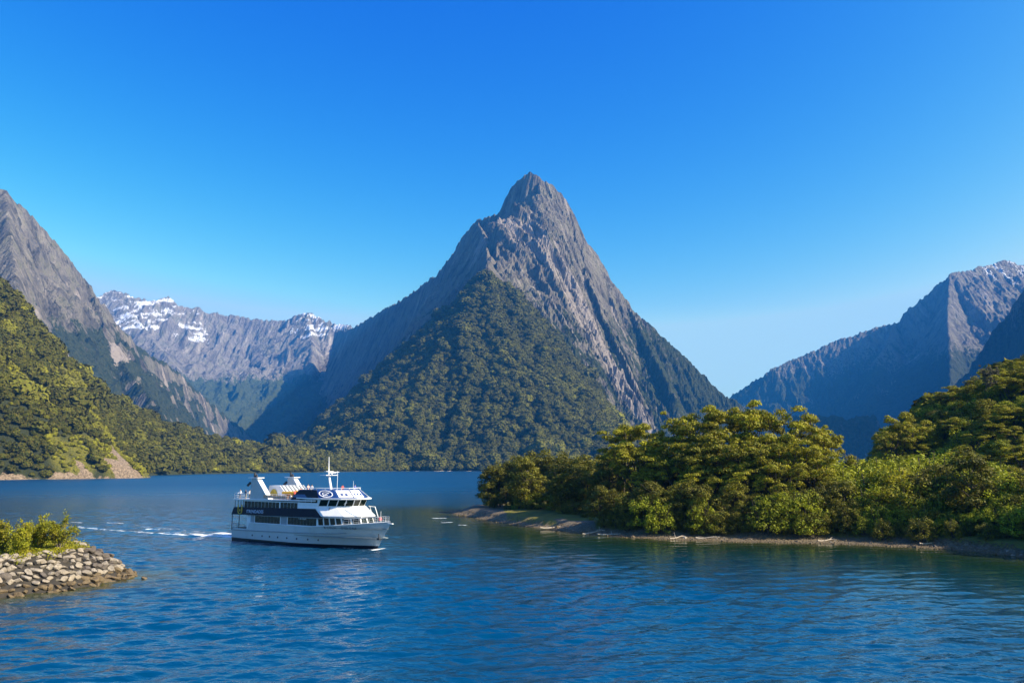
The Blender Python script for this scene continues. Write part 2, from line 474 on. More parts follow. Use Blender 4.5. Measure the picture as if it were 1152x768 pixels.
# the crest climbs on to the great face behind
ZB, DB, TB, IB = ridge_heights(F2.X, F2.Y, [(r_c1[:2], [(0.5, 300, 1.0), (0.8, 300, 0.9)])])
Z = np.maximum(Z, ZB)
ramp_h = (F2.Y - shore_y) * 0.8
Z = Z + ribs(T, D, 150, 55, 13, rise=200) + 16 * fbm(F2.X / 130, F2.Y / 130, 4, 14)
lim = np.where(F2.Y > shore_y, 2 + ramp_h + 12 * fbm(F2.X / 90, F2.Y / 90, 3, 15) * sstep(0, 80, F2.Y - shore_y), -12)
low = 30 * sstep(0, 300, F2.Y - shore_y) * sstep(-1500, -1200, F2.X + 200) + 8 * fbm(F2.X / 200, F2.Y / 200, 3, 16)
Z = np.maximum(Z, low)
F2.Z = np.minimum(Z, lim)
F2.Z = erode(F2.Z, F2.cell, 30000, 50, 15)
veg = np.full(F2.Z.shape, 1.0) * sstep(-2, 6, F2.Z) * (1 - 0.75 * sstep(760, 830, F2.Z + 30 * fbm(F2.X / 40, F2.Y / 40, 3, 17)))
finish(F2, 'forested_hill', m_veg, veg, 1 - sstep(1, 5, F2.Z), cut=-6)

# --- the steep mountain on the left
F3 = Field(-3900, -400, 1800, 7200, 11.0)
r_l = W([(-160, 60, 3700), (-60, 160, 3900), (-20, 212, 4000), (6, 215, 4050), (14, 224, 4080), (30, 240, 4150), (42, 252, 4180), (60, 270, 4250), (80, 296, 4350), (98, 318, 4450), (108, 333, 4500), (122, 352, 4600), (140, 376, 4700), (165, 398, 4900), (195, 416, 5100),
         (225, 443, 5300), (255, 470, 5500), (285, 492, 5700), (310, 505, 5900)])
r_l2 = W([(6, 215, 4050), (20, 330, 3400), (50, 420, 2700), (80, 480, 2300)])
r_l3 = W([(98, 318, 4450), (130, 400, 4000), (170, 450, 3600), (200, 490, 3300)])
Z, T, D, ID = ridge_heights(F3.X, F3.Y, [
    (r_l, [(0.8, 300, 1.0), (0.7, 300, 1.0)]),
    (r_l2, [(0.3, 200, 1.3), (0.3, 200, 1.0)]),
    (r_l3, [(0.3, 200, 1.3), (0.25, 200, 1.0)])])
Z = Z + ribs(T, D, 230, 80, 43, rise=350) + ribs(T, D, 75, 26, 49, rise=120)
F3.Z = erode(Z, F3.cell, 60000, 60, 6) + crags(F3.X, F3.Y, T, D, 1.0, 51) * (0.6 + 0.4 * sstep(0, 60, D)) + 16
sl, gx, gy = F3.slope(); slb = blur(blur(sl))
n = fbm(F3.X / 260, F3.Y / 260, 4, 87); n2_ = fbm(T / 70, D / 500, 3, 88)
veg = sstep(1150, 350, F3.Z + 200 * n - 350 * sstep(4300, 5000, F3.Y)) * sstep(2.4, 1.3, slb + 0.3 * n2_) + 0.15 * sstep(0, 0.3, n)
slab = 0.9 * sstep(0.22, 0.42, n2_) * sstep(1300, 700, F3.Z) + 0.3 * sstep(0.2, 0.45, fbm(T / 120, D / 900, 3, 89))
snow3 = 0.5 * sstep(1400, 1560, F3.Z) * sstep(0.0, 0.4, n2_)
finish(F3, 'mountain', m_rock, veg - 0.5 * slab, slab, snow3)

# --- the snowy range that closes the valley
F4 = Field(-6500, -500, 5200, 10600, 20.0)
r_b = W([(60, 340, 9000), (100, 337, 9000), (113, 332, 9100), (128, 327, 9200), (150, 333, 9200), (172, 337, 9200), (187, 334, 9300), (200, 342, 9300), (222, 346, 9400), (235, 352, 9400), (258, 355, 9500), (281, 360, 9500), (300, 360, 9500), (318, 362, 9500),
         (330, 357, 9400), (346, 352, 9300), (352, 353, 9300), (364, 361, 9200), (385, 366, 9000), (400, 370, 8800), (440, 372, 8500), (500, 380, 8300)])
r_b1 = W([(128, 327, 9200), (170, 380, 8400), (230, 450, 7400), (290, 500, 6500)])
r_b2 = W([(346, 352, 9300), (352, 390, 8500), (350, 440, 7600), (345, 490, 6800)])
Z, T, D, ID = ridge_heights(F4.X, F4.Y, [
    (r_b1, [(0.3, 300, 0.6), (0.3, 300, 0.5)]),
    (r_b2, [(0.4, 300, 0.55), (0.4, 300, 0.5)])])
ZA, DA = axis_ridge(F4.X, F4.Y, [(-9000, 9000, 1800)] + r_b, (0.8, 600, 0.30), (0.5, 500, 0.6), 0.2)
m_ = ZA > Z
Z = np.where(m_, ZA, Z); T = np.where(m_, F4.X, T + 5000); D = np.where(m_, DA, D)
Z = Z + ribs(T, D, 330, 150, 63, rise=500) + ribs(T, D, 120, 60, 69, rise=250) + 26 * fbm(F4.X / 120, F4.Y / 120, 4, 71, ridged=True)
Z = np.maximum(Z, 180 + 30 * fbm(F4.X / 300, F4.Y / 300, 3, 72))
F4.Z = erode(Z, F4.cell, 50000, 70, 7) + 1.8 * crags(F4.X / 1.8, F4.Y / 1.8, T / 1.8, D / 1.8, 0.55, 66)
sl, gx, gy = F4.slope(); slb = blur(blur(sl))
n = fbm(F4.X / 350, F4.Y / 350, 4, 97); n2_ = fbm(T / 110, D / 700, 3, 98)
veg = sstep(1150, 650, F4.Z + 150 * n) * 1.0
slab = 0.5 * sstep(0.2, 0.5, n2_)
sn_at = 0
for (sx, sy, sr) in ((150, 345, 620), (345, 362, 330), (118, 340, 420), (212, 352, 260), (395, 370, 260)):
    c = P(sx, sy, 9000)
    sn_at = np.maximum(sn_at, sstep(sr * 1.3, sr * 0.5, np.hypot(F4.X - c[0], (F4.Y - c[1]) * 0.6)))
snow4 = sstep(1250, 1500, F4.Z) * (0.05 + 0.37 * sn_at + 0.75 * sn_at * fbm(F4.X / 260, F4.Z / 70, 3, 99)) * sstep(2.6, 1.3, slb) + 0.05
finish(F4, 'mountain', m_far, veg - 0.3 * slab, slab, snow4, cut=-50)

# --- the big mountain on the right and the shaded one at the edge
F5 = Field(1300, 6200, 3200, 9800, 16.0)
r_r = W([(780, 470, 8000), (808, 455, 7900), (830, 441, 7800), (866, 416, 7700), (890, 405, 7700), (940, 384, 7600), (975, 372, 7500), (1008, 362, 7400), (1022, 348, 7300), (1040, 334, 7250), (1058, 318, 7200), (1068, 308, 7150),
         (1085, 306, 7200), (1100, 301, 7300), (1116, 296, 7400), (1132, 293, 7450), (1146, 298, 7450), (1175, 290, 7400), (1250, 250, 7000)])
r_r2 = W([(1068, 308, 7150), (1066, 350, 6700), (1068, 400, 6200), (1070, 450, 5700), (1060, 500, 5200)])
r_r3 = W([(1005, 362, 7400), (998, 385, 7100), (985, 410, 6900)])
Z, T, D, ID = ridge_heights(F5.X, F5.Y, [
    (r_r2, [(0.5, 300, 0.8), (0.9, 300, 0.8)]),
    (r_r3, [(0.2, 300, 0.9), (0.4, 200, 0.95)])])
ZA, DA = axis_ridge(F5.X, F5.Y, [(1500, 8200, 300)] + r_r + [(7500, 7000, 2300)], (0.3, 500, 0.62), (0.5, 500, 0.6), 0.3)
m_ = ZA > Z
Z = np.where(m_, ZA, Z); T = np.where(m_, F5.X, T + 5000); D = np.where(m_, DA, D)
Z = Z + ribs(T, D, 300, 85, 103, rise=400) + ribs(T, D, 100, 34, 109, rise=150) + 16 * fbm(F5.X / 90, F5.Y / 90, 4, 111, ridged=True)
F5.Z = erode(Z, F5.cell, 50000, 70, 8) + 1.3 * crags(F5.X / 1.3, F5.Y / 1.3, T / 1.3, D / 1.3, 0.5, 67)
sl, gx, gy = F5.slope(); slb = blur(blur(sl))
n = fbm(F5.X / 350, F5.Y / 350, 4, 117); n2_ = fbm(T / 110, D / 700, 3, 118)
veg = sstep(1500, 500, F5.Z + 250 * n) * 0.9
slab = 0.6 * sstep(0.2, 0.5, n2_)
c = P(1128, 300, 7400)
snow5 = 0.62 * sstep(800, 250, np.hypot(F5.X - c[0], F5.Y - c[1])) * sstep(1450, 1700, F5.Z) * sstep(2.6, 1.3, slb) * (0.7 + 0.6 * n2_)
finish(F5, 'mountain', m_rock, veg - 0.5 * slab, slab, snow5)

F6 = Field(1900, 4300, 1500, 6500, 16.0)
r_e = [P(1096, 450, 5600), P(1104, 410, 5300), P(1114, 385, 5200), P(1132, 355, 5000), P(1156, 322, 4750), (3200, 4200, 1650), (3350, 3700, 1700), (3500, 2900, 1700), (3600, 2000, 1600)]
Z, T, D, ID = ridge_heights(F6.X, F6.Y, [(r_e, [(0.5, 300, 0.9), (0.8, 200, 2.2)])])
Z = Z + ribs(T, D, 260, 70, 123, rise=300) + ribs(T, D, 90, 30, 129, rise=120) + 12 * fbm(F6.X / 90, F6.Y / 90, 4, 121, ridged=True)
F6.Z = erode(Z, F6.cell, 20000, 60, 9)
sl, gx, gy = F6.slope()
finish(F6, 'mountain', m_rock, 0.8 * sstep(1500, 600, F6.Z + 200 * fbm(F6.X / 200, F6.Y / 200, 3, 1)), 0.3 * np.ones(F6.Z.shape))

# --- the forested hillside on the left shore
F7 = Field(-1500, 150, 560, 3100, 8.0)
r_h = W([(-260, 120, 1250), (-100, 215, 1280), (-20, 292, 1270), (10, 338, 1330), (35, 370, 1370), (62, 398, 1420), (88, 424, 1480), (118, 444, 1540), (150, 462, 1620), (190, 478, 1760), (230, 490, 1900), (262, 497, 2050), (300, 503, 2250), (345, 507, 2500), (380, 510, 2700)])
sh = [G(-120, 541), G(0, 539.5), G(60, 538.8), G(110, 538.2), G(150, 537.6), G(158, 537.2)]
toe = [(-425, 900), (-430, 960)] + [G(a, b)[:2] for a, b in ((163, 536.0), (175, 534.4), (220, 533.2), (280, 532.2), (330, 531.4), (380, 530.7))] + [(-150, 2500), (100, 3200)]
toe_x = np.interp(F7.Y, [p[1] for p in toe], [p[0] for p in toe]) + 14 * fbm(F7.Y / 60, F7.X * 0, 3, 136)
crest = [(500, -900, 300), (900, -900, 330)] + [(p[1], p[0], p[2] - 7) for p in r_h[2:]] + [(3200, -560, 30)]
Z, D = axis_ridge(F7.Y, -F7.X, [(a, -b, c_) for a, b, c_ in crest], ('toe', -toe_x, 1.0), (0.2, 100, 0.5), 0.2)
T = F7.Y
Z = Z + (14 * fbm(F7.X / 110, F7.Y / 110, 4, 131) + ribs(T, D, 110, 22, 132, rise=80)) * sstep(-10, 60, Z)
Z = np.where(F7.X < toe_x, np.maximum(Z, 2.0), -6)
sy = np.interp(F7.X, [-5000] + [p[0] for p in sh] + [-380], [sh[0][1]] + [p[1] for p in sh] + [1000]) + 9 * fbm(F7.X / 40, F7.X * 0, 3, 133)
dd = F7.Y - sy
flat = sstep(980, 1150, F7.Y)
lim = np.where(dd > 0, 1.5 + dd * 0.85 + 9 * fbm(F7.X / 30, F7.Y / 30, 3, 134) * sstep(0, 25, dd), -6)
F7.Z = np.minimum(Z, lim)
sl, gx, gy = F7.slope()
# bare slips and rocky foot
def near(F, pts, w, jit=0.0):
    dm = np.full(F.X.shape, 1e9)
    for (x0, y0), (x1, y1) in zip(pts[:-1], pts[1:]):
        t = np.clip(((F.X - x0) * (x1 - x0) + (F.Y - y0) * (y1 - y0)) / ((x1 - x0) ** 2 + (y1 - y0) ** 2 + 1e-9), 0, 1)
        dm = np.minimum(dm, np.hypot(F.X - x0 - t * (x1 - x0), F.Y - y0 - t * (y1 - y0)) / (w + 1e-9))
    return dm
def hit(F, px, py, y0, y1):                   # where a line of sight meets the field
    best = None
    for Y in np.arange(y0, y1, 4.0):
        q = P(px, py, Y)
        if F.at(q[0], q[1]) >= q[2]: return (q[0], q[1])
    q = P(px, py, y1); return (q[0], q[1])
def slip(pxs, w):
    return near(F7, [hit(F7, a, b, 700, 2400) for a, b in pxs], w) + 0.45 * fbm(F7.X / 22, F7.Y / 22, 3, 140)
bare = np.minimum.reduce([
    slip([(106, 478), (118, 494), (132, 512), (146, 530)], 9.0),
    slip([(130, 526), (152, 535)], 9.0),
    slip([(30, 428), (37, 444), (45, 456)], 6.0),
    slip([(90, 448), (94, 466)], 7.0),
    slip([(48, 412), (53, 416)], 5.0),
    slip([(54, 514), (60, 526)], 4.0), slip([(88, 526), (92, 533)], 5.0)])
yellow = np.minimum.reduce([
    slip([(12, 410), (30, 440), (46, 458)], 14.0),
    slip([(82, 432), (95, 470), (112, 482), (150, 525)], 24.0),
    slip([(45, 410), (55, 415)], 14.0), slip([(100, 500), (125, 520)], 14.0), slip([(84, 500), (96, 530)], 10.0), slip([(125, 500), (150, 528)], 16.0), slip([(60, 500), (75, 528)], 9.0)])
foot = sstep(5.5, 2.5, F7.Z + 4 * fbm(F7.X / 12, F7.Y / 12, 3, 141)) * (1 - flat)
F7.bare = np.maximum(sstep(1.15, 0.8, bare), foot)
F7.yel = sstep(1.2, 0.8, yellow)
m_hill, nt = new_mat('hill_ground')
geo = N(nt, 'ShaderNodeNewGeometry')
n1 = N(nt, 'ShaderNodeTexNoise', i_Scale=0.12, i_Detail=8.0, i_Roughness=0.7); nt.links.new(geo.outputs['Position'], n1.inputs['Vector'])
n2 = N(nt, 'ShaderNodeTexNoise', i_Scale=0.5, i_Detail=6.0, i_Roughness=0.7); nt.links.new(geo.outputs['Position'], n2.inputs['Vector'])
a1 = N(nt, 'ShaderNodeAttribute', attribute_name='bare'); a2 = N(nt, 'ShaderNodeAttribute', attribute_name='yel')
gr = mixc(nt, n1.outputs[0], (0.015, 0.022, 0.006), (0.05, 0.06, 0.012))
gr = mixc(nt, a2.outputs['Fac'], gr, mixc(nt, ramp(nt, n2.outputs[0], [(0.35, 0.0), (0.65, 1.0)]), (0.10, 0.12, 0.010), (0.24, 0.20, 0.02)))
rk = mixc(nt, ramp(nt, n2.outputs[0], [(0.38, 0.0), (0.62, 1.0)]), (0.15, 0.11, 0.07), (0.45, 0.33, 0.22))
sm = N(nt, 'ShaderNodeMath', operation='MULTIPLY_ADD'); nt.links.new(n1.outputs[0], sm.inputs[0]); sm.inputs[1].default_value = 1.4; sm.inputs[2].default_value = -0.7
bf = ramp(nt, maths(nt, 'ADD', a1.outputs['Fac'], sm.outputs[0]), [(0.45, 0.0), (0.6, 1.0)])
cc = mixc(nt, bf, gr, rk)
bs = N(nt, 'ShaderNodeBsdfPrincipled', i_Roughness=0.95); nt.links.new(cc, bs.inputs['Base Color'])
bp = N(nt, 'ShaderNodeBump', i_Strength=1.0, i_Distance=5.0); nt.links.new(n2.outputs[0], bp.inputs['Height']); nt.links.new(bp.outputs[0], bs.inputs['Normal'])
o = N(nt, 'ShaderNodeOutputMaterial'); nt.links.new(bs.outputs[0], o.inputs[0])
tag(F7.mesh('forested_hill', m_hill, {'bare': F7.bare, 'yel': F7.yel}, cut=-5), kind='structure')
# ---------------------------------------------------------------- far forest (uncountable: one object per hillside)
def foliage_mat(name, lo, hi, warm, instancer=False, trans=0.25, patch=0.0):
    m, nt = new_mat(name)
    L = nt.links
    at = N(nt, 'ShaderNodeAttribute', attribute_name='tint')
    if instancer: at.attribute_type = 'INSTANCER'
    oi = N(nt, 'ShaderNodeObjectInfo')
    col = mixc(nt, at.outputs['Fac'], lo, hi)
    geo = N(nt, 'ShaderNodeNewGeometry')
    no = N(nt, 'ShaderNodeTexNoise', i_Scale=0.9 if not instancer else 0.35, i_Detail=3.0)
    L.new(geo.outputs['Position'], no.inputs['Vector'])
    col = mixc(nt, ramp(nt, no.outputs[0], [(0.42, 0.0), (0.68, 0.8)]), col, warm)
    if not instancer:
        v = maths(nt, 'MULTIPLY_ADD', oi.outputs['Random'], 0.5); nt.nodes[-1].inputs[2].default_value = 0.75
        cb = N(nt, 'ShaderNodeCombineColor'); L.new(v, cb.inputs[0]); L.new(v, cb.inputs[1]); L.new(v, cb.inputs[2])
        col = mixc(nt, 1.0, col, cb.outputs[0], 'MULTIPLY')
    d = N(nt, 'ShaderNodeBsdfPrincipled', i_Roughness=0.6)
    d.inputs['Specular IOR Level'].default_value = 0.25 if not instancer else 0.1
    L.new(col, d.inputs['Base Color'])
    o = N(nt, 'ShaderNodeOutputMaterial')
    if trans > 0:
        t = N(nt, 'ShaderNodeBsdfTranslucent'); L.new(col, t.inputs['Color'])
        mx = N(nt, 'ShaderNodeMixShader', i_Fac=trans)
        L.new(d.outputs[0], mx.inputs[1]); L.new(t.outputs[0], mx.inputs[2]); L.new(mx.outputs[0], o.inputs[0])
    else:
        n3 = N(nt, 'ShaderNodeTexNoise', i_Scale=0.8, i_Detail=4.0, i_Roughness=0.7); L.new(geo.outputs['Position'], n3.inputs['Vector'])
        bp = N(nt, 'ShaderNodeBump', i_Strength=1.0, i_Distance=1.6); L.new(n3.outputs[0], bp.inputs['Height']); L.new(bp.outputs[0], d.inputs['Normal'])
        L.new(d.outputs[0], o.inputs[0])
    return m
m_far_leaf = foliage_mat('far_foliage', (0.046, 0.056, 0.010), (0.34, 0.33, 0.026), (0.15, 0.12, 0.022), instancer=True, trans=0)

def crown_proto(seed):
    """a bumpy tree crown of unit radius, made of lobes"""
    rs = np.random.RandomState(seed)
    bm = bmesh.new()
    bmesh.ops.create_icosphere(bm, subdivisions=3, radius=1.0)
    V = np.array([v.co for v in bm.verts])
    F = np.array([[v.index for v in f.verts] for f in bm.faces])
    bm.free()
    c = rs.normal(size=(16, 3)); c /= np.linalg.norm(c, axis=1)[:, None]
    c[:, 2] = np.abs(c[:, 2]) * 0.9 - 0.1
    d = np.min(np.linalg.norm(V[:, None] - c[None], axis=2), axis=1)
    r = 1.12 - 0.62 * d + 0.10 * rs.normal(size=len(V))
    V = V * r[:, None]
    V[:, 2] *= 1.0
    V[:, 2] -= 0.0
    # leaf sprays standing proud of the dark inner mass
    n = 420
    u = rs.normal(size=(n, 3)); u /= np.linalg.norm(u, axis=1)[:, None]; u[:, 2] = np.abs(u[:, 2]) * 1.1 - 0.25
    u /= np.linalg.norm(u, axis=1)[:, None]
    dl = np.min(np.linalg.norm(u[:, None] - c[None], axis=2), axis=1)
    Cn = u * (1.16 - 0.62 * dl + 0.07 * rs.normal(size=n))[:, None]
    nn = u + rs.normal(size=(n, 3)) * 0.45 + [0, 0, 0.3]; nn /= np.linalg.norm(nn, axis=1)[:, None]
    r3 = rs.normal(size=(n, 3)); a = np.cross(nn, r3); a /= np.linalg.norm(a, axis=1)[:, None]; b = np.cross(nn, a)
    s = (0.20 * rs.uniform(0.6, 1.4, n))[:, None]
    VL = np.stack([Cn + a * s, Cn + b * s * 0.6, Cn - a * s, Cn - b * s * 0.6], 1).reshape(-1, 3)
    FL = np.arange(4 * n).reshape(n, 4)
    F3 = np.concatenate([F, np.stack([FL[:, 0], FL[:, 1], FL[:, 2]], 1) + len(V), np.stack([FL[:, 0], FL[:, 2], FL[:, 3]], 1) + len(V)])
    V = np.concatenate([V * 0.90, VL]); F = F3
    me = np_mesh('crown_shape', V, F, smooth=False)
    me.materials.append(m_far_leaf)
    return bpy.data.objects.new('crown_shape', me)

protos = bpy.data.collections.new('crown_shapes')
for k in range(7):
    protos.objects.link(crown_proto(200 + k))

def scatter(name, pts, scl, tint, label=None):
    pts = np.asarray(pts, dtype=np.float32)
    me = bpy.data.meshes.new(name)
    me.vertices.add(len(pts)); me.vertices.foreach_set('co', pts.ravel())
    for an, av in (('scl', scl), ('tint', tint)):
        a = me.attributes.new(an, 'FLOAT', 'POINT'); a.data.foreach_set('value', np.asarray(av, dtype=np.float32))
    o = link_mesh(name, me, m_far_leaf)
    ng = bpy.data.node_groups.new(name, 'GeometryNodeTree')
    ng.interface.new_socket('Geometry', in_out='INPUT', socket_type='NodeSocketGeometry')
    ng.interface.new_socket('Geometry', in_out='OUTPUT', socket_type='NodeSocketGeometry')
    gi = ng.nodes.new('NodeGroupInput'); go = ng.nodes.new('NodeGroupOutput')
    ci = ng.nodes.new('GeometryNodeCollectionInfo'); ci.inputs['Collection'].default_value = protos
    ci.inputs['Separate Children'].default_value = True; ci.inputs['Reset Children'].default_value = True
    ip = ng.nodes.new('GeometryNodeInstanceOnPoints'); ip.inputs['Pick Instance'].default_value = True
    rv = ng.nodes.new('FunctionNodeRandomValue'); rv.data_type = 'FLOAT_VECTOR'
    rv.inputs[0].default_value = (-0.2, -0.2, 0); rv.inputs[1].default_value = (0.2, 0.2, 6.28)
    na = ng.nodes.new('GeometryNodeInputNamedAttribute'); na.data_type = 'FLOAT'; na.inputs['Name'].default_value = 'scl'
    l = ng.links.new
    l(gi.outputs[0], ip.inputs['Points']); l(ci.outputs[0], ip.inputs['Instance'])
    l(rv.outputs[0], ip.inputs['Rotation']); l(na.outputs[0], ip.inputs['Scale']); l(ip.outputs[0], go.inputs[0])
    md = o.modifiers.new('scatter', 'NODES'); md.node_group = ng
    tag(o, kind='stuff', label=label)
    return o

def forest_points(F, spacing, seed, ok, rad, zlift):
    rs = np.random.RandomState(seed)
    x0, x1, y0, y1 = F.xs[0], F.xs[-1], F.ys[0], F.ys[-1]
    sp0 = spacing; spacing = spacing * 0.72
    gx, gy = np.meshgrid(np.arange(x0, x1, spacing), np.arange(y0, y1, spacing))
    x = (gx + rs.uniform(-0.5, 0.5, gx.shape) * spacing).ravel(); y = (gy + rs.uniform(-0.5, 0.5, gx.shape) * spacing).ravel()
    z = F.at(x, y)
    px = 576 + FOC * x / (y * CP + (z - CAM_H) * SP)
    sl_, _, _ = F.slope()
    dens = 0.55 * np.sqrt(1 + F.get(sl_, x, y) ** 2)
    keep = (rs.rand(len(x)) < dens) & (z > 1.5) & (px > -120) & (px < 1290) & ok(x, y, z)
    x, y, z = x[keep], y[keep], z[keep]
    s = rad * rs.lognormal(0, 0.40, len(x)) * (0.75 + 0.5 * sstep(-0.3, 0.3, fbm(x / 70, y / 70, 2, seed + 400)))
    z = z + s * zlift
    return np.stack([x, y, z], -1), s, rs

# spur
pts, s, rs = forest_points(F2, 10.5, 1, lambda x, y, z: (y < 3400) & (z < 790 + 25 * np.sin(x / 23.0 + y / 31.0)), 7.0, 0.5)
t = 0.18 * rs.rand(len(s)) ** 2 + 0.10 * (fbm(pts[:, 0] / 90, pts[:, 1] / 90, 3, 150) > 0.25)
g = sstep(-0.05, 0.5, fbm(pts[:, 0] / 160, pts[:, 1] / 260, 3, 151)) * sstep(-200, 150, pts[:, 0]) * sstep(520, 250, pts[:, 2])
t = np.clip(t + 0.75 * g * rs.rand(len(s)) + 0.5 * (rs.rand(len(s)) > 0.985), 0, 1)
scatter('forest_canopy', pts, s, t)
# left hillside
bareF = F7.bare
pts, s, rs = forest_points(F7, 7.4, 2, lambda x, y, z: (F7.get(F7.bare, x, y) < 0.45) & (F7.get(F7.yel, x, y) < 0.5 + 0.0 * x), 4.7, 0.55)
t = 0.25 * rs.rand(len(s)) ** 2 + 0.45 * sstep(0.0, 0.45, fbm(pts[:, 0] / 60, pts[:, 1] / 60, 3, 152)) * sstep(-380, -480, pts[:, 0]) * rs.rand(len(s))
t = np.clip(t + 0.6 * (rs.rand(len(s)) > 0.97) * sstep(-350, -450, pts[:, 0]), 0, 1)
scatter('forest_canopy', pts, s, t)
# low scrub on the slips
pts, s, rs = forest_points(F7, 4.5, 3, lambda x, y, z: (F7.get(F7.bare, x, y) < 0.55) & (F7.get(F7.yel, x, y) > 0.35) & (np.sin(x * 12.9 + y * 78.2) > -0.3), 1.9, 0.4)
t = np.clip(0.55 + 0.5 * rs.rand(len(s)), 0, 1)
scatter('scrub', pts, s, t)
# ---------------------------------------------------------------- water
def water():
    m, nt = new_mat('sea_water')
    L = nt.links
    geo = N(nt, 'ShaderNodeNewGeometry')
    b = N(nt, 'ShaderNodeBsdfPrincipled', i_Roughness=0.06, i_IOR=1.333)
    b.inputs['Specular IOR Level'].default_value = 0.5
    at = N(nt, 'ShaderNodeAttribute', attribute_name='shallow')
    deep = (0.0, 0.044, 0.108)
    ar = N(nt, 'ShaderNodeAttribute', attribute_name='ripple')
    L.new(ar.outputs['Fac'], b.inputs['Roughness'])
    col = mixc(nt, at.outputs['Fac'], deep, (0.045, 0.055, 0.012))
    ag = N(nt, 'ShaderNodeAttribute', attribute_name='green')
    col = mixc(nt, ag.outputs['Fac'], col, (0.005, 0.028, 0.008))  # dark green of the trees' reflection painted into the water colour
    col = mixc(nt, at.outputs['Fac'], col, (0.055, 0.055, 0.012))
    L.new(col, b.inputs['Base Color'])
    mp = N(nt, 'ShaderNodeMapping'); mp.inputs['Rotation'].default_value = (0, 0, R(-14)); mp.inputs['Scale'].default_value = (0.55, 1.0, 1.0)
    L.new(geo.outputs['Position'], mp.inputs['Vector'])
    a = N(nt, 'ShaderNodeTexNoise', i_Scale=0.85, i_Detail=3.0, i_Roughness=0.55, i_Distortion=0.4); L.new(mp.outputs[0], a.inputs['Vector'])
    c = N(nt, 'ShaderNodeTexNoise', i_Scale=0.16, i_Detail=2.0, i_Roughness=0.5); L.new(mp.outputs[0], c.inputs['Vector'])
    f = N(nt, 'ShaderNodeTexNoise', i_Scale=0.012, i_Detail=3.0, i_Roughness=0.6); L.new(mp.outputs[0], f.inputs['Vector'])
    st = ramp(nt, f.outputs[0], [(0.3, 0.55), (0.7, 1.0)])
    cal = N(nt, 'ShaderNodeAttribute', attribute_name='calm'); st = maths(nt, 'MULTIPLY', st, cal.outputs['Fac'])
    b1 = N(nt, 'ShaderNodeBump', i_Distance=0.4); L.new(cal.outputs['Fac'], b1.inputs['Strength']); L.new(c.outputs[0], b1.inputs['Height'])
    b2 = N(nt, 'ShaderNodeBump', i_Distance=0.22); L.new(st, b2.inputs['Strength']); L.new(a.outputs[0], b2.inputs['Height']); L.new(b1.outputs[0], b2.inputs['Normal'])
    L.new(b2.outputs[0], b.inputs['Normal'])
    fo = N(nt, 'ShaderNodeAttribute', attribute_name='foam')
    fn = N(nt, 'ShaderNodeTexNoise', i_Scale=1.6, i_Detail=6.0, i_Roughness=0.75); L.new(mp.outputs[0], fn.inputs['Vector'])
    fs = N(nt, 'ShaderNodeMath', operation='MULTIPLY_ADD'); L.new(fn.outputs[0], fs.inputs[0]); fs.inputs[1].default_value = 1.6; fs.inputs[2].default_value = -0.8
    ff = ramp(nt, maths(nt, 'ADD', maths(nt, 'MULTIPLY', fo.outputs['Fac'], 1.0), fs.outputs[0]), [(0.34, 0.0), (0.62, 1.0)])
    ff = maths(nt, 'MULTIPLY', ff, ramp(nt, fo.outputs['Fac'], [(0.05, 0.0), (0.2, 1.0)]))
    fd = N(nt, 'ShaderNodeBsdfDiffuse'); fd.inputs[0].default_value = (0.80, 0.84, 0.86, 1)
    mx = N(nt, 'ShaderNodeMixShader'); L.new(ff, mx.inputs[0]); L.new(b.outputs[0], mx.inputs[1]); L.new(fd.outputs[0], mx.inputs[2])
    o = N(nt, 'ShaderNodeOutputMaterial'); L.new(mx.outputs[0], o.inputs[0])
    return m
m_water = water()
sh_pts = [G(500, 576), G(530, 582), G(570, 589), G(600, 593), G(640, 598.5), G(700, 604), G(760, 607.5), G(830, 609.5), G(900, 611), G(960, 612.5), G(1000, 614.5), G(1060, 617.5), G(1100, 621), G(1152, 627), G(1250, 640), G(1400, 655)]
jt_pts = [G(157, 646), G(140, 652), G(100, 660), G(60, 666), G(0, 672.5), G(-80, 682)]
def dist_to(X, Y, pts):
    dm = np.full(X.shape, 1e9)
    for p, q in zip(pts[:-1], pts[1:]):
        dx, dy = q[0] - p[0], q[1] - p[1]
        t = np.clip(((X - p[0]) * dx + (Y - p[1]) * dy) / (dx * dx + dy * dy), 0, 1)
        dm = np.minimum(dm, np.hypot(X - p[0] - t * dx, Y - p[1] - t * dy))
    return dm
rows = [2.0, 8.0, 20.0, 34.0]
while rows[-1] < 45: rows.append(rows[-1] + 1.0)
while rows[-1] < 420: rows.append(rows[-1] * 1.0045)
while rows[-1] < 10400: rows.append(rows[-1] * 1.06)
rows[-1] = 10800.0
angs = np.concatenate([np.arange(-180, -38, 2.0), np.arange(-38, 38.001, 0.07), np.arange(40, 180.01, 2.0)])
RR, AA = np.meshgrid(np.array(rows), np.radians(angs), indexing='ij')
WX, WY = RR * np.sin(AA), RR * np.cos(AA)
WZ = np.zeros(WX.shape)
rs = np.random.RandomState(4)
gust = 0.65 + 0.5 * fbm(WX / 60, WY / 25, 3, 160)
step_r = np.maximum(RR * 0.0045, RR * math.radians(0.07))
amp_fade = sstep(410, 260, RR) * sstep(R(38), R(36), np.abs(AA)) * sstep(40, 46, RR)
warpx = 1.6 * fbm(WX / 9, WY / 9, 2, 161); warpy = 1.6 * fbm(WX / 9, WY / 9, 2, 162)
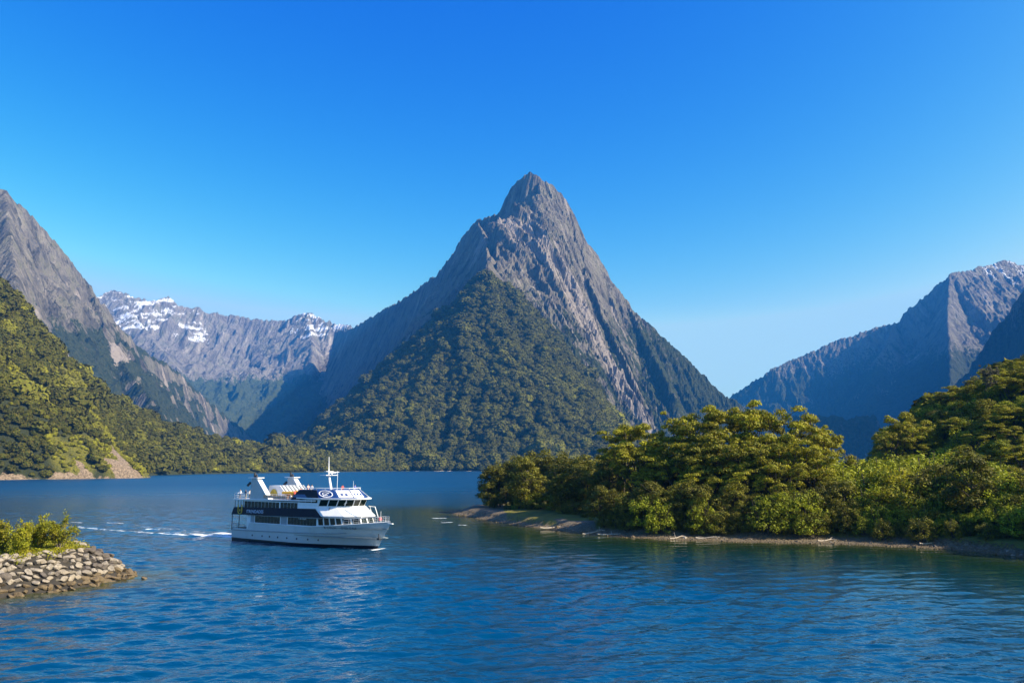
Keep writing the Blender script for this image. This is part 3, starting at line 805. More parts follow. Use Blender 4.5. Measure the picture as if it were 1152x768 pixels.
for k in range(48):
    lam = 0.62 * 1.048 ** k                       # 0.6 m .. 5.6 m
    th = R(-72) + rs.normal(0, 0.42)             # mostly running across the view, towards the camera
    kx, ky = math.cos(th), math.sin(th)
    ph = 2 * math.pi * ((WX + warpx * 0.35 * lam ** 0.5) * kx + (WY + warpy * 0.35 * lam ** 0.5) * ky) / lam + rs.uniform(0, 6.28)
    a = 0.0084 * lam ** 0.85 * (0.7 + 0.6 * rs.rand())
    w = a * sstep(lam / 2.2, lam / 4.5, step_r) if False else a * sstep(2.2, 4.0, lam / step_r)
    WZ += w * (np.sin(ph) + 0.25 * np.sin(2 * ph + 0.6))
WZ *= amp_fade * gust * (0.20 + 0.80 * sstep(8, 75, dist_to(WX, WY, sh_pts)))
# foam: the boat's wake and bow wave, wavelets breaking on the tip of the spit
foam = np.zeros(WX.shape)
FL = [([(259, 604.3), (240, 603.6), (222, 602.8)], 0.8, 0.85), ([(222, 602.8), (205, 602.2), (180, 600.6)], 0.75, 0.66), ([(180, 600.6), (150, 597.8), (120, 596.0), (98, 594.0), (80, 592)], 0.8, 0.46), ([(258, 601.5), (245, 600.5)], 1.1, 0.8), ([(245, 600.5), (200, 596), (150, 591)], 1.0, 0.33), ([(259, 603), (225, 601.5), (190, 599)], 2.2, 0.36), ([(421, 617.9), (400, 617.0), (372, 614.9)], 0.3, 0.55),
      ([(178, 595.2), (165, 594.8)], 0.4, 0.8), ([(138, 588), (122, 587.4)], 0.4, 0.7), ([(92, 587.5), (80, 587)], 0.4, 0.7), ([(420, 618.2), (431, 616.6)], 0.35, 1.0), ([(405, 619.0), (421, 618.6)], 0.25, 0.6), ([(488, 583), (500, 583)], 0.6, 0.75), ([(498, 587.5), (508, 587)], 0.5, 0.75), ([(516, 590), (524, 590.5)], 0.5, 0.6)]
for pl, wd, am in FL:
    q = [G(a, b) for a, b in pl]
    dm = dist_to(WX, WY, q)
    foam = np.maximum(foam, am * np.exp(-(dm / (wd * 1.3)) ** 2))
    if wd > 0.5: WZ += 0.22 * am * np.exp(-(dm / (wd * 2.0)) ** 2)
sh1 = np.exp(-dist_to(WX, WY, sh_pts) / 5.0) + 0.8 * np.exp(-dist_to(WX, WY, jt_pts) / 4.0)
idx = np.arange(WX.size).reshape(WX.shape)
Fq = np.stack([idx[:-1, :-1], idx[1:, :-1], idx[1:, 1:], idx[:-1, 1:]], -1).reshape(-1, 4)
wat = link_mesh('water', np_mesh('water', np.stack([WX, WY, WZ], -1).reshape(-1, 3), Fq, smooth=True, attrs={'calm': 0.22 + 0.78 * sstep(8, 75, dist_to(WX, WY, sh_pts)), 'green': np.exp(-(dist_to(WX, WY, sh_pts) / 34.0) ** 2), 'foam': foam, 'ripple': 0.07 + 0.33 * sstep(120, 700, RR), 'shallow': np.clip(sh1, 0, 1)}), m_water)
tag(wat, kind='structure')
# sea bed below, so that nothing is open from under
sb = link_mesh('seabed', np_mesh('seabed', [(-11000, -11000, -60), (11000, -11000, -60), (11000, 11000, -60), (-11000, 11000, -60)], [(0, 1, 2, 3)]), plain('bed_sand', (0.10, 0.09, 0.05), 0.9))
tag(sb, kind='structure')

# ---------------------------------------------------------------- haze
def haze():
    m, nt = new_mat('haze_air')
    v = N(nt, 'ShaderNodeVolumePrincipled')
    v.inputs['Color'].default_value = (0.04, 0.34, 1.0, 1)
    v.inputs['Density'].default_value = 5.0e-5
    v.inputs['Anisotropy'].default_value = 0.0
    o = N(nt, 'ShaderNodeOutputMaterial'); nt.links.new(v.outputs[0], o.inputs['Volume'])
    x0, x1, y0, y1, z0, z1 = -11200, 11200, -11200, 11200, -61, 2300
    V = [(x0, y0, z0), (x1, y0, z0), (x1, y1, z0), (x0, y1, z0), (x0, y0, z1), (x1, y0, z1), (x1, y1, z1), (x0, y1, z1)]
    Fh = [(0, 3, 2, 1), (4, 5, 6, 7), (0, 1, 5, 4), (1, 2, 6, 5), (2, 3, 7, 6), (3, 0, 4, 7)]
    o = link_mesh('haze', np_mesh('haze', V, Fh), m)
    tag(o, kind='stuff')
haze()
# ---------------------------------------------------------------- trees with leaves
m_beech = foliage_mat('beech_leaves', (0.064, 0.080, 0.005), (0.42, 0.40, 0.015), (0.31, 0.25, 0.015), trans=0.30)
m_shrubleaf = foliage_mat('shrub_leaves', (0.075, 0.11, 0.005), (0.42, 0.44, 0.018), (0.30, 0.30, 0.018), trans=0.35)
m_dense = foliage_mat('dense_leaves', (0.034, 0.046, 0.005), (0.24, 0.225, 0.016), (0.18, 0.150, 0.015), trans=0.25)  # low front shrubs also wear these darker leaves in place of shade
m_gray = foliage_mat('grey_leaves', (0.10, 0.10, 0.05), (0.20, 0.19, 0.11), (0.15, 0.12, 0.07), trans=0.2)
m_bark = plain('bark', (0.055, 0.042, 0.030), 0.9, var=0.5, vs=3.0)
m_palebark = plain('pale_bark', (0.16, 0.13, 0.09), 0.9, var=0.4, vs=3.0)

def tubes_np(paths, seg=6):
    Vs, Fs, n = [], [], 0
    for pts, rad in paths:
        pts = np.asarray(pts, float)
        k = len(pts)
        tg = np.gradient(pts, axis=0); tg /= np.linalg.norm(tg, axis=1)[:, None] + 1e-9
        ref = np.array([0.3, 1, 0.1]); a = np.cross(tg, ref); a /= np.linalg.norm(a, axis=1)[:, None] + 1e-9
        b = np.cross(tg, a)
        th = np.linspace(0, 2 * np.pi, seg, endpoint=False)
        ring = a[:, None] * np.cos(th)[None, :, None] + b[:, None] * np.sin(th)[None, :, None]
        V = pts[:, None] + ring * np.asarray(rad)[:, None, None]
        Vs.append(V.reshape(-1, 3))
        for i in range(k - 1):
            for j in range(seg):
                Fs.append((n + i * seg + j, n + i * seg + (j + 1) % seg, n + (i + 1) * seg + (j + 1) % seg, n + (i + 1) * seg + j))
        n += k * seg
    return np.concatenate(Vs), np.array(Fs)

def leaf_quads(C, Nn, size, rs):
    """one small bent leaf spray per centre"""
    n = len(C)
    Nn = Nn / (np.linalg.norm(Nn, axis=1)[:, None] + 1e-9)
    r = rs.normal(size=(n, 3)); a = np.cross(Nn, r); a /= np.linalg.norm(a, axis=1)[:, None] + 1e-9
    b = np.cross(Nn, a)
    s = size * rs.uniform(0.6, 1.35, n)[:, None]
    p = [C + a * s * 0.62, C + b * s * 0.34 + Nn * s * 0.08, C - a * s * 0.55, C - b * s * 0.34 + Nn * s * 0.08]
    V = np.stack(p, 1).reshape(-1, 3)
    F = np.arange(4 * n).reshape(n, 4)
    return V, F

def make_tree(kind, seed):
    """returns (trunk mesh, crown mesh); base at the origin, true size"""
    rs = np.random.RandomState(seed)
    clumps = []; paths = []
    def curve(p0, p1, sag, n=6):
        t = np.linspace(0, 1, n)[:, None]
        mid = (p0 + p1) / 2 + sag
        return (1 - t) ** 2 * p0 + 2 * t * (1 - t) * mid + t ** 2 * p1
    if kind == 'beech':        # spreading limbs carrying flat plates of leaves
        H = 18.0
        top = np.array([rs.normal(0, 0.8), rs.normal(0, 0.8), H * 0.62])
        tp = curve(np.zeros(3) - [0, 0, 0.6], top, np.array([rs.normal(0, 1.0), rs.normal(0, 1.0), 0]), 8)
        paths.append((tp, np.linspace(0.42, 0.22, 8)))
        nl = 9
        for k in range(nl):
            az = k * 2.4 + rs.uniform(-0.4, 0.4)
            t0 = rs.uniform(0.40, 1.0); st = tp[int(t0 * 7)]
            hh = H * rs.uniform(0.62, 0.97); R_ = rs.uniform(2.2, 6.2) * (1.15 - 0.5 * (hh / H - 0.6))
            en = np.array([math.cos(az) * R_, math.sin(az) * R_, hh])
            cv = curve(st, en, np.array([math.cos(az), math.sin(az), -0.6]) * rs.uniform(0.4, 1.8), 7)
            paths.append((cv, np.linspace(0.2, 0.06, 7)))
            clumps.append((en, rs.uniform(1.4, 2.3), rs.uniform(0.45, 0.8)))
            for q in range(4):
                f = rs.randint(3, 7); s0 = cv[f]
                az2 = az + rs.uniform(-1.3, 1.3)
                e2 = s0 + np.array([math.cos(az2), math.sin(az2), 0]) * rs.uniform(1.2, 2.9) + [0, 0, rs.uniform(0.3, 1.7)]
                paths.append((curve(s0, e2, np.array([0, 0, -0.3]), 4), np.linspace(0.08, 0.03, 4)))
                clumps.append((e2, rs.uniform(0.9, 1.9), rs.uniform(0.3, 0.65)))
        for q in range(10):
            az = rs.uniform(0, 6.28); r = rs.uniform(0, 3.2)
            clumps.append((np.array([math.cos(az) * r, math.sin(az) * r, H * rs.uniform(0.86, 1.0) - r * 0.25]), rs.uniform(1.0, 1.9), rs.uniform(0.4, 0.7)))
        for q in range(5):        # lower sprays
            az = rs.uniform(0, 6.28); r = rs.uniform(1.0, 4.2)
            clumps.append((np.array([math.cos(az) * r, math.sin(az) * r, H * rs.uniform(0.28, 0.58)]), rs.uniform(0.8, 1.5), rs.uniform(0.4, 0.7)))
        per, size = 135, 0.42
    elif kind == 'shrub':      # many small upright sprays down to the ground
        H = 8.0
        for k in range(7):
            az = k * 0.9 + rs.uniform(-0.3, 0.3); R_ = rs.uniform(0.5, 3.0)
            en = np.array([math.cos(az) * R_, math.sin(az) * R_, H * rs.uniform(0.6, 0.95) * (1.05 - 0.1 * R_)])
            paths.append((curve(np.array([rs.normal(0, .2), rs.normal(0, .2), -0.4]), en, np.array([math.cos(az), math.sin(az), 0]) * 0.6, 6), np.linspace(0.12, 0.03, 6)))
        for k in range(66):
            u = rs.normal(size=3); u /= np.linalg.norm(u); u[2] = abs(u[2]) * 1.0 - 0.15
            rr = rs.uniform(0.55, 1.05)
            c = np.array([u[0] * 3.3 * rr, u[1] * 3.3 * rr, 2.2 + u[2] * (H - 3.0) * rr + rs.uniform(-0.4, 0.6)])
            clumps.append((c, rs.uniform(0.5, 1.0), rs.uniform(0.45, 1.0)))
        for k in range(16):
            az = rs.uniform(0, 6.28); clumps.append((np.array([math.cos(az) * rs.uniform(1.5, 3.2), math.sin(az) * rs.uniform(1.5, 3.2), rs.uniform(0.4, 1.8)]), rs.uniform(0.6, 1.0), 0.7))
        per, size = 105, 0.29
    else:                      # dense rounded broadleaf
        H = 14.0
        top = np.array([rs.normal(0, 0.5), rs.normal(0, 0.5), H * 0.8])
        tp = curve(np.zeros(3) - [0, 0, 0.6], top, np.array([rs.normal(0, 0.5), 0, 0]), 7)
        paths.append((tp, np.linspace(0.34, 0.08, 7)))
        for k in range(14):
            az = k * 2.4; st = tp[rs.randint(2, 6)]
            e = np.array([math.cos(az) * rs.uniform(2, 4.2), math.sin(az) * rs.uniform(2, 4.2), st[2] + rs.uniform(1, 3.5)])
            paths.append((curve(st, e, np.array([0, 0, -0.4]), 5), np.linspace(0.12, 0.04, 5)))
        for k in range(78):
            u = rs.normal(size=3); u /= np.linalg.norm(u)
            rr = rs.uniform(0.6, 1.04)
            zz = H * 0.53 + u[2] * H * 0.44 * rr
            wd = 4.6 * (1 - 0.25 * (zz / H))
            clumps.append((np.array([u[0] * wd * rr, u[1] * wd * rr, zz]), rs.uniform(0.85, 1.55), rs.uniform(0.55, 1.1)))
        per, size = 120, 0.38
    Cs, Ns, Ts = [], [], []
    for c, rx, rz in clumps:
        n = int(per * (rx / 1.4) ** 1.4)
        u = rs.normal(size=(n, 3)); u /= np.linalg.norm(u, axis=1)[:, None]
        rad = rs.uniform(0.45, 1.12, n)[:, None]
        off = u * rad * [rx, rx, rz]
        off[:, 2] -= 0.18 * rx * (off[:, 0] ** 2 + off[:, 1] ** 2) / (rx * rx)     # plates droop at the rim
        Cs.append(c + off)
        nn = u * [1, 1, 1.4] + rs.normal(size=(n, 3)) * 0.38
        Ns.append(nn)
        Ts.append(np.clip(rs.normal(0.45 + rs.uniform(-0.25, 0.3), 0.22, n), 0, 1))
    C = np.concatenate(Cs); C[:, 2] = np.maximum(C[:, 2], 0.1)
    V, F = leaf_quads(C, np.concatenate(Ns), size, rs)
    crown = np_mesh('crown', V, F, face_attrs={'tint': np.concatenate(Ts)})
    tv, tf = tubes_np(paths)
    trunk = np_mesh('trunk', tv, tf, smooth=True)
    return trunk, crown, H

PROTO = {}
for kind, nv, lm in (('beech', 6, m_beech), ('shrub', 5, m_shrubleaf), ('dense', 5, m_dense)):
    PROTO[kind] = []
    for v in range(nv):
        tr, cr, H_ = make_tree(kind, 900 + 37 * v + len(kind))
        tr.materials.append(m_bark); cr.materials.append(lm)
        PROTO[kind].append((tr, cr, H_))
NAMES = {'beech': 'beech_tree', 'shrub': 'leafy_shrub', 'dense': 'broadleaf_tree'}
trs = random.Random(11)
count = {'n': 0}
def plant(x, y, z, h, kind, label, group, cat='tree', wide=1.0, variant=None, mat=None, name=None):
    tr, cr, H_ = PROTO[kind][trs.randrange(len(PROTO[kind])) if variant is None else variant]
    e = bpy.data.objects.new(name or NAMES[kind], None)
    COL.objects.link(e)
    e.empty_display_size = 0.5
    e.location = (x, y, z)
    s = h / H_
    e.scale = (s * wide, s * wide, s)
    e.rotation_euler = (0, 0, trs.uniform(0, 6.28))
    tag(e, label, cat, group)
    a = bpy.data.objects.new('trunk', tr); b = bpy.data.objects.new('crown', cr)
    for o in (a, b):
        COL.objects.link(o); o.parent = e
    if mat is not None:
        b.material_slots[0].link = 'OBJECT'; b.material_slots[0].material = mat
    count['n'] += 1
    return e

# ---------------------------------------------------------------- the wooded point
PG = Field(-40, 235, 100, 345, 1.25)
shx = [p[0] for p in sh_pts]; shy = [p[1] for p in sh_pts]
ys = np.interp(PG.X, shx, shy) + 0.9 * fbm(PG.X / 7, PG.X * 0, 3, 170)
yb = np.interp(PG.X, [-40, -22, -14, -8, 0, 20, 60, 235], [252, 252.5, 262, 275, 292, 320, 335, 340]) + 3 * fbm(PG.X / 15, PG.X * 0, 2, 171)
dfront = (PG.Y - ys) * 0.80
dback = yb - PG.Y
dtip = (PG.X + 21.5)
dd = np.minimum(np.minimum(dfront, dback), dtip * 0.7 + 0.8)
beach = np.where(dd < 0, dd * 0.16, dd * 0.11)
bank = 0.9 * sstep(4.5, 7.5, dd + 1.2 * fbm(PG.X / 9, PG.Y / 9, 2, 172)) + 1.6 * sstep(6, 40, dd)
hillx = np.interp(PG.X, [60, 90, 100, 111, 123, 141, 165, 200, 235], [0, 0.5, 2.5, 8, 17, 28, 40, 52, 58])
hilly = sstep(152, 232, PG.Y + 0.12 * (PG.X - 120))
back = 1 - 0.55 * sstep(240, 330, PG.Y)
PG.Z = np.minimum(beach, 0.9) + bank * sstep(0, 4, dd) + hillx * hilly * back * sstep(2, 25, dd) + 0.12 * fbm(PG.X / 2.2, PG.Y / 2.2, 3, 173) * sstep(-1, 2, dd) + 0.35 * fbm(PG.X / 8, PG.Y / 8, 2, 174) * sstep(3, 8, dd)
PG.Z = np.maximum(PG.Z, -3)
m_shore, nt = new_mat('stony_shore')
geo = N(nt, 'ShaderNodeNewGeometry')
n1 = N(nt, 'ShaderNodeTexNoise', i_Scale=0.35, i_Detail=5.0); n2 = N(nt, 'ShaderNodeTexVoronoi', i_Scale=2.6); n3 = N(nt, 'ShaderNodeTexNoise', i_Scale=3.0, i_Detail=6.0, i_Roughness=0.75)
for q in (n1, n2, n3): nt.links.new(geo.outputs['Position'], q.inputs['Vector'])
cs = mixc(nt, ramp(nt, n3.outputs[0], [(0.35, 0.0), (0.65, 1.0)]), (0.10, 0.072, 0.038), (0.34, 0.26, 0.15))
cs = mixc(nt, ramp(nt, n2.outputs['Distance'], [(0.0, 0.0), (0.5, 0.5)]), cs, (0.10, 0.08, 0.05))
az = N(nt, 'ShaderNodeAttribute', attribute_name='veg')
gcol = mixc(nt, n1.outputs[0], (0.05, 0.05, 0.008), (0.26, 0.22, 0.02))
cs = mixc(nt, ramp(nt, maths(nt, 'ADD', az.outputs['Fac'], maths(nt, 'MULTIPLY', n1.outputs[0], 0.4)), [(0.5, 0.0), (0.75, 1.0)]), cs, gcol)
sx = N(nt, 'ShaderNodeSeparateXYZ'); nt.links.new(geo.outputs['Position'], sx.inputs[0])
cs = mixc(nt, ramp(nt, sx.outputs[2], [(0.05, 0.75), (0.22, 0.0)]), cs, (0.07, 0.05, 0.02))
bs = N(nt, 'ShaderNodeBsdfPrincipled', i_Roughness=0.9); nt.links.new(cs, bs.inputs['Base Color'])
bp = N(nt, 'ShaderNodeBump', i_Distance=0.3); nt.links.new(n3.outputs[0], bp.inputs['Height']); nt.links.new(bp.outputs[0], bs.inputs['Normal'])
o = N(nt, 'ShaderNodeOutputMaterial'); nt.links.new(bs.outputs[0], o.inputs[0])
vegp = sstep(4.5, 8, dd - 5.0 * (PG.X < 18) + 1.5 * fbm(PG.X / 6, PG.Y / 6, 2, 175)) + 0.5 * sstep(2.5, 4.5, dd) * (PG.X < 11) * (PG.X > -2) - 0.7 * (PG.X < -2)
tag(PG.mesh('headland', m_shore, {'veg': vegp}, cut=-2.6), kind='structure')

def gz(x, y): return float(PG.at(x, y))
def plant_px(px, top, Y, kind, label, group, **k):
    x, y, zt = P(px, top, Y)
    z = gz(x, y)
    return plant(x, y, z - 0.1, (zt - z) * 1.04, kind, label, group, **k)
def shore_Y(px):                              # where the line of sight meets the shore
    best = None
    for Y in np.arange(110, 262, 0.5):
        q = P(px, 600, Y)
        if Y > np.interp(q[0], shx, shy): return Y
    return 250
GR_TIP = 'dark rounded trees on the tip of the wooded point'
TIPS = [(551, 541, 241), (563, 524, 243), (577, 513, 246), (596, 508, 242), (617, 506, 236), (636, 509, 230), (655, 512, 224), (670, 518, 214), (688, 506, 222)]
for i, (px, t, Y) in enumerate(TIPS):
    lb = 'olive rounded tree leaning over the water at the very left end of the wood' if i == 0 else 'dark olive rounded tree packed in the crown line at the tip of the wooded point'
    plant_px(px, t, Y, 'dense', lb, None if i == 0 else GR_TIP, wide=1.15)
for i, (px, t, Y) in enumerate([(556, 556, 236), (570, 546, 233), (588, 538, 228), (608, 534, 222), (628, 540, 215), (646, 534, 209), (662, 530, 205)]):
    plant_px(px, t, Y, 'dense', 'low dark tree at the front of the wood near the tip of the point', 'low front trees near the tip of the point', wide=1.25)
for i, (px, t, Y, lb) in enumerate([(584, 556, 227, 'low bright green shrub at the grassy bank near the tip of the point'), (604, 548, 220, 'tall bright yellow-green shrub against the dark trees near the tip of the point'), (622, 558, 214, 'small yellow-green shrub at the right end of the sunlit grass bank')]):
    plant_px(px, t, Y, 'shrub', lb, 'bright shrubs near the tip of the point', cat='shrub', wide=1.2, name='leafy_shrub')
for i, (px, t, Y) in enumerate([(575, 566, 229), (598, 564, 219), (634, 563, 202), (648, 560, 198), (664, 562, 192), (556, 563, 238)]):
    plant_px(px, t, Y, 'shrub', 'low dark bush at the edge of the beach near the tip of the point', 'low dark bushes near the tip of the point', cat='bush', wide=1.5, mat=m_dense, name='leafy_bush')
# the tall beeches
BE = [(700, 484, 200, 0.95, 'flat-topped spreading tree at the left edge of the tall group'),
      (722, 480, 192, 1.05, 'spreading tree with open dark limbs, second from the left of the tall group'),
      (748, 486, 190, 0.9, 'slightly lower tree in the dip between the two tall flat-topped groups'),
      (774, 470, 186, 0.95, 'tall flat-topped tree at the left shoulder of the highest tree group'),
      (800, 463, 182, 1.0, 'tallest tree of the wood with layered leaf plates'),
      (826, 462, 184, 0.9, 'tall layered tree just right of the highest point of the wood'),
      (852, 466, 180, 0.95, 'tall tree at the right part of the highest crown line'),
      (874, 474, 184, 0.8, 'tall tree stepping down left of the umbrella-shaped tree'),
      (905, 467, 176, 0.95, 'umbrella-shaped tree standing out above the wood on a bare forked stem'),
      (928, 487, 174, 0.8, 'tree stepping down right of the umbrella-shaped tree')]
for i, (px, t, Y, w, lb) in enumerate(BE):
    plant_px(px, t, Y, 'beech', lb, None, wide=w * 18 / 22.0, variant=i % 6)
for i, (px, t, Y) in enumerate([(712, 505, 188), (738, 508, 184), (765, 500, 178), (790, 498, 174), (815, 495, 172), (842, 500, 170), (868, 502, 168), (892, 505, 168), (916, 510, 166),
                                (728, 530, 182), (782, 522, 170), (836, 520, 166), (880, 526, 163)]):
    plant_px(px, t, Y, 'beech', 'half-hidden spreading tree below the tall crowns in the middle of the wood', 'spreading trees below the tall crowns', wide=0.9)
# filling behind, so that the wood has depth
for gx_ in np.arange(-6, 92, 9.0):
    for k in range(3):
        x = gx_ + trs.uniform(-3, 3); ysh = float(np.interp(x, shx, shy)); y = ysh + 34 + k * 15 + trs.uniform(-4, 4)
        yb_ = float(np.interp(x, [-14, -8, 0, 20, 60], [262, 275, 292, 320, 335]))
        if y > yb_ - 8: continue
        plant(x, y, gz(x, y) - 0.1, trs.uniform(11.5, 14.5), 'dense', 'dense tree in the depth of the wood behind the front trees', 'trees in the depth of the wooded point', wide=1.1)
# the front edge along the shore, its shade put into darker leaves
px = 674
while px < 960:
    Y = shore_Y(px) + 8.5 + trs.uniform(-1, 1.5)
    plant_px(px, trs.uniform(538, 556), Y, 'dense', 'dark leafy tree overhanging the stony shore below the tall trees', 'dark front trees along the shore', wide=1.1)
    px += trs.uniform(13, 18)
px = 680
while px < 965:
    Y = shore_Y(px) + 6.5 + trs.uniform(-0.5, 1.0)
    plant_px(px, trs.uniform(562, 578), Y, trs.choice(['dense', 'shrub', 'shrub']), 'low dark bush at the foot of the tall wood by the shore', 'bushes at the foot of the tall wood', cat='bush', wide=1.15, mat=m_dense, name='leafy_bush')
    px += trs.uniform(10, 15)
for i, (px, t, dY) in enumerate([(727, 548, 6), (742, 556, 5), (861, 548, 6), (880, 540, 7), (905, 545, 6.5), (790, 552, 6.5)]):
    plant_px(px, t, shore_Y(px) + dY, 'shrub', 'sunlit yellow-green bush at the front of the dark tall wood', 'sunlit bushes in front of the tall wood', cat='bush', wide=1.0, name='leafy_bush')
# the bright shrubs below the hill
for i, (px, t, Y) in enumerate([(944, 503, 170), (962, 498, 172), (980, 502, 172), (998, 508, 172), (1016, 503, 176), (1036, 498, 178), (1056, 494, 180), (948, 522, 163), (968, 524, 162), (1000, 520, 164)]):
    plant_px(px, t, Y, 'shrub', 'rounded yellow-green tree in the saddle between the tall wood and the hillside', 'yellow-green trees in the saddle', wide=1.1, name='saddle_tree')
row = 0
for lo, hi, dY in ((508, 530, 17), (532, 552, 12), (556, 574, 7.5), (572, 586, 5.0)):
    px = 950 + row * 7
    while px < 1260:
        Y = shore_Y(px) + dY + trs.uniform(-1.2, 1.2)
        mt = trs.choice([None, None, None, m_dense, m_beech]) if row < 3 else trs.choice([m_dense, m_dense, None])
        plant_px(px, trs.uniform(lo, hi), Y, 'shrub', 'leafy shrub in the thicket below the wooded hillside at right', 'shrubs in the thicket below the hillside', cat='shrub', wide=1.1, mat=mt, name='leafy_shrub')
        px += trs.uniform(17, 24)
    row += 1
# the wooded hillside at right
for x in np.arange(96, 214, 6.0):
    for y in np.arange(170, 262, 6.4):
        xx = x + trs.uniform(-2, 2); yy = y + trs.uniform(-2, 2)
        z = gz(xx, yy)
        p_ = pixel(xx, yy, z + 7)
        if p_[0] > 1230 or p_[0] < 985: continue
        k = trs.choice(['dense', 'beech', 'dense', 'shrub'])
        plant(xx, yy, z - 0.2, trs.uniform(7.5, 9.5), k, 'small dense tree in the forest covering the hillside at right', 'trees covering the hillside at right', wide=1.25, mat=trs.choice([None, m_beech, m_shrubleaf]) if k == 'dense' else None, name='hillside_tree')
plant_px(1003, 478, 224, 'beech', 'wispy tree with thin see-through crown standing out at the left end of the hillside', None, wide=0.75, variant=2)
plant_px(1021, 463, 226, 'beech', 'airy spreading tree leaning out of the hillside against the blue mountain', None, wide=0.8, variant=4)
plant_px(1112, 414, 228, 'beech', 'grey half-bare tree poking above the hillside crown line near the right edge', None, mat=m_gray, wide=0.45)

# the forest that goes on past the right edge of the photo and over the back of the headland
rs = np.random.RandomState(91)
gx_, gy_2 = np.meshgrid(np.arange(20, 233, 4.2), np.arange(120, 338, 4.2))
fx = (gx_ + rs.uniform(-2, 2, gx_.shape)).ravel(); fy = (gy_2 + rs.uniform(-2, 2, gx_.shape)).ravel()
fz = PG.at(fx, fy); fpx = 576 + FOC * fx / (fy * CP + (fz - CAM_H) * SP)
k_ = (fz > 2.2) & ((fpx > 1235) | ((fy > 268) & ((fpx < 890) | (fpx > 1030)))) & (PG.get(dd, fx, fy) > 7)
fs_ = 3.6 * rs.lognormal(0, 0.3, int(k_.sum()))
scatter('forest_canopy', np.stack([fx[k_], fy[k_], fz[k_] + 0.7 * fs_], 1), fs_, np.clip(0.25 + 0.35 * rs.rand(len(fs_)), 0, 1))

# ---------------------------------------------------------------- boulders, driftwood
def boulder_mesh(seed, flat=0.75):
    rs = np.random.RandomState(seed)
    bm = bmesh.new(); bmesh.ops.create_icosphere(bm, subdivisions=3, radius=1.0)
    V = np.array([v.co for v in bm.verts]); F = np.array([[v.index for v in f.verts] for f in bm.faces]); bm.free()
    for k in range(10):
        n = rs.normal(size=3); n /= np.linalg.norm(n); dcut = rs.uniform(0.42, 0.78)
        e = V @ n - dcut
        V = V - np.outer(np.maximum(e, 0), n)
    V *= [1.15, 0.9, flat]
    V += rs.normal(size=V.shape) * 0.012
    return np_mesh('rock', V, F, smooth=False)
def stone_mat(name, a, b, c):
    m, nt = new_mat(name)
    tc = N(nt, 'ShaderNodeTexCoord'); oi = N(nt, 'ShaderNodeObjectInfo')
    n = N(nt, 'ShaderNodeTexNoise', i_Scale=2.2, i_Detail=7.0, i_Roughness=0.7); nt.links.new(tc.outputs['Object'], n.inputs['Vector'])
    col = mixc(nt, ramp(nt, n.outputs[0], [(0.35, 0.0), (0.65, 1.0)]), a, b)
    col = mixc(nt, ramp(nt, oi.outputs['Random'], [(0.2, 0.0), (1.0, 0.75)]), col, c)
    bs = N(nt, 'ShaderNodeBsdfPrincipled', i_Roughness=0.85); nt.links.new(col, bs.inputs['Base Color'])
    bp = N(nt, 'ShaderNodeBump', i_Distance=0.15); nt.links.new(n.outputs[0], bp.inputs['Height']); nt.links.new(bp.outputs[0], bs.inputs['Normal'])
    o = N(nt, 'ShaderNodeOutputMaterial'); nt.links.new(bs.outputs[0], o.inputs[0])
    return m
m_pale = stone_mat('pale_stone', (0.15, 0.125, 0.095), (0.40, 0.345, 0.265), (0.30, 0.245, 0.17))
m_wet = stone_mat('brown_stone', (0.075, 0.052, 0.026), (0.21, 0.15, 0.075), (0.12, 0.085, 0.04))
m_darkst = stone_mat('dark_stone', (0.06, 0.05, 0.04), (0.17, 0.14, 0.11), (0.10, 0.08, 0.06))
BOULD = {}
for nm, mt in (('pale', m_pale), ('wet', m_wet), ('dark', m_darkst)):
    BOULD[nm] = []
    for k in range(8):
        me = boulder_mesh(500 + k); me.materials.append(mt); BOULD[nm].append(me)
def rock(x, y, z, r, kind, label, group, rot=None, name='boulder', sq=1.0):
    o = bpy.data.objects.new(name, BOULD[kind][trs.randrange(8)]); COL.objects.link(o)
    o.location = (x, y, z); o.scale = (r, r, r * sq)
    o.rotation_euler = rot if rot else (trs.uniform(-0.3, 0.3), trs.uniform(-0.3, 0.3), trs.uniform(0, 6.28))
    return tag(o, label, 'rock', group)

# the rock groyne at left
poly = [(-110, 58), (-75, 77), (-64, 84)] + [G(0, 672.5)[:2], G(60, 666)[:2], G(100, 660)[:2], G(140, 652)[:2], G(157, 646)[:2]] + [(-52.2, 110.5), (-55, 115), (-62, 119), (-75, 121), (-110, 112)]
JG = Field(-112, -44, 55, 125, 0.6)
dj = dist_to(JG.X, JG.Y, [(p[0], p[1]) for p in poly + poly[:1]])
ins = np.zeros(JG.X.shape, bool)
for (x0, y0), (x1, y1) in zip(poly, poly[1:] + poly[:1]):
    c_ = ((y0 > JG.Y) != (y1 > JG.Y)) & (JG.X < (x1 - x0) * (JG.Y - y0) / (y1 - y0 + 1e-12) + x0)
    ins ^= c_
top_h = 3.7 - 0.9 * sstep(100, 114, JG.Y) * sstep(-60, -54, JG.X)
hj = np.where(ins, dj * 0.80 - 0.25, -dj * 0.7 - 0.25)
JG.Z = np.minimum(hj, top_h) + 0.10 * fbm(JG.X / 2, JG.Y / 2, 3, 180)
JG.Z = np.maximum(JG.Z, -2.5)
jm = plain('groyne_soil', (0.03, 0.025, 0.018), 0.95, var=0.4, vs=1.0)
tag(JG.mesh('embankment', jm, cut=-2.4), kind='structure')
pts_ = []
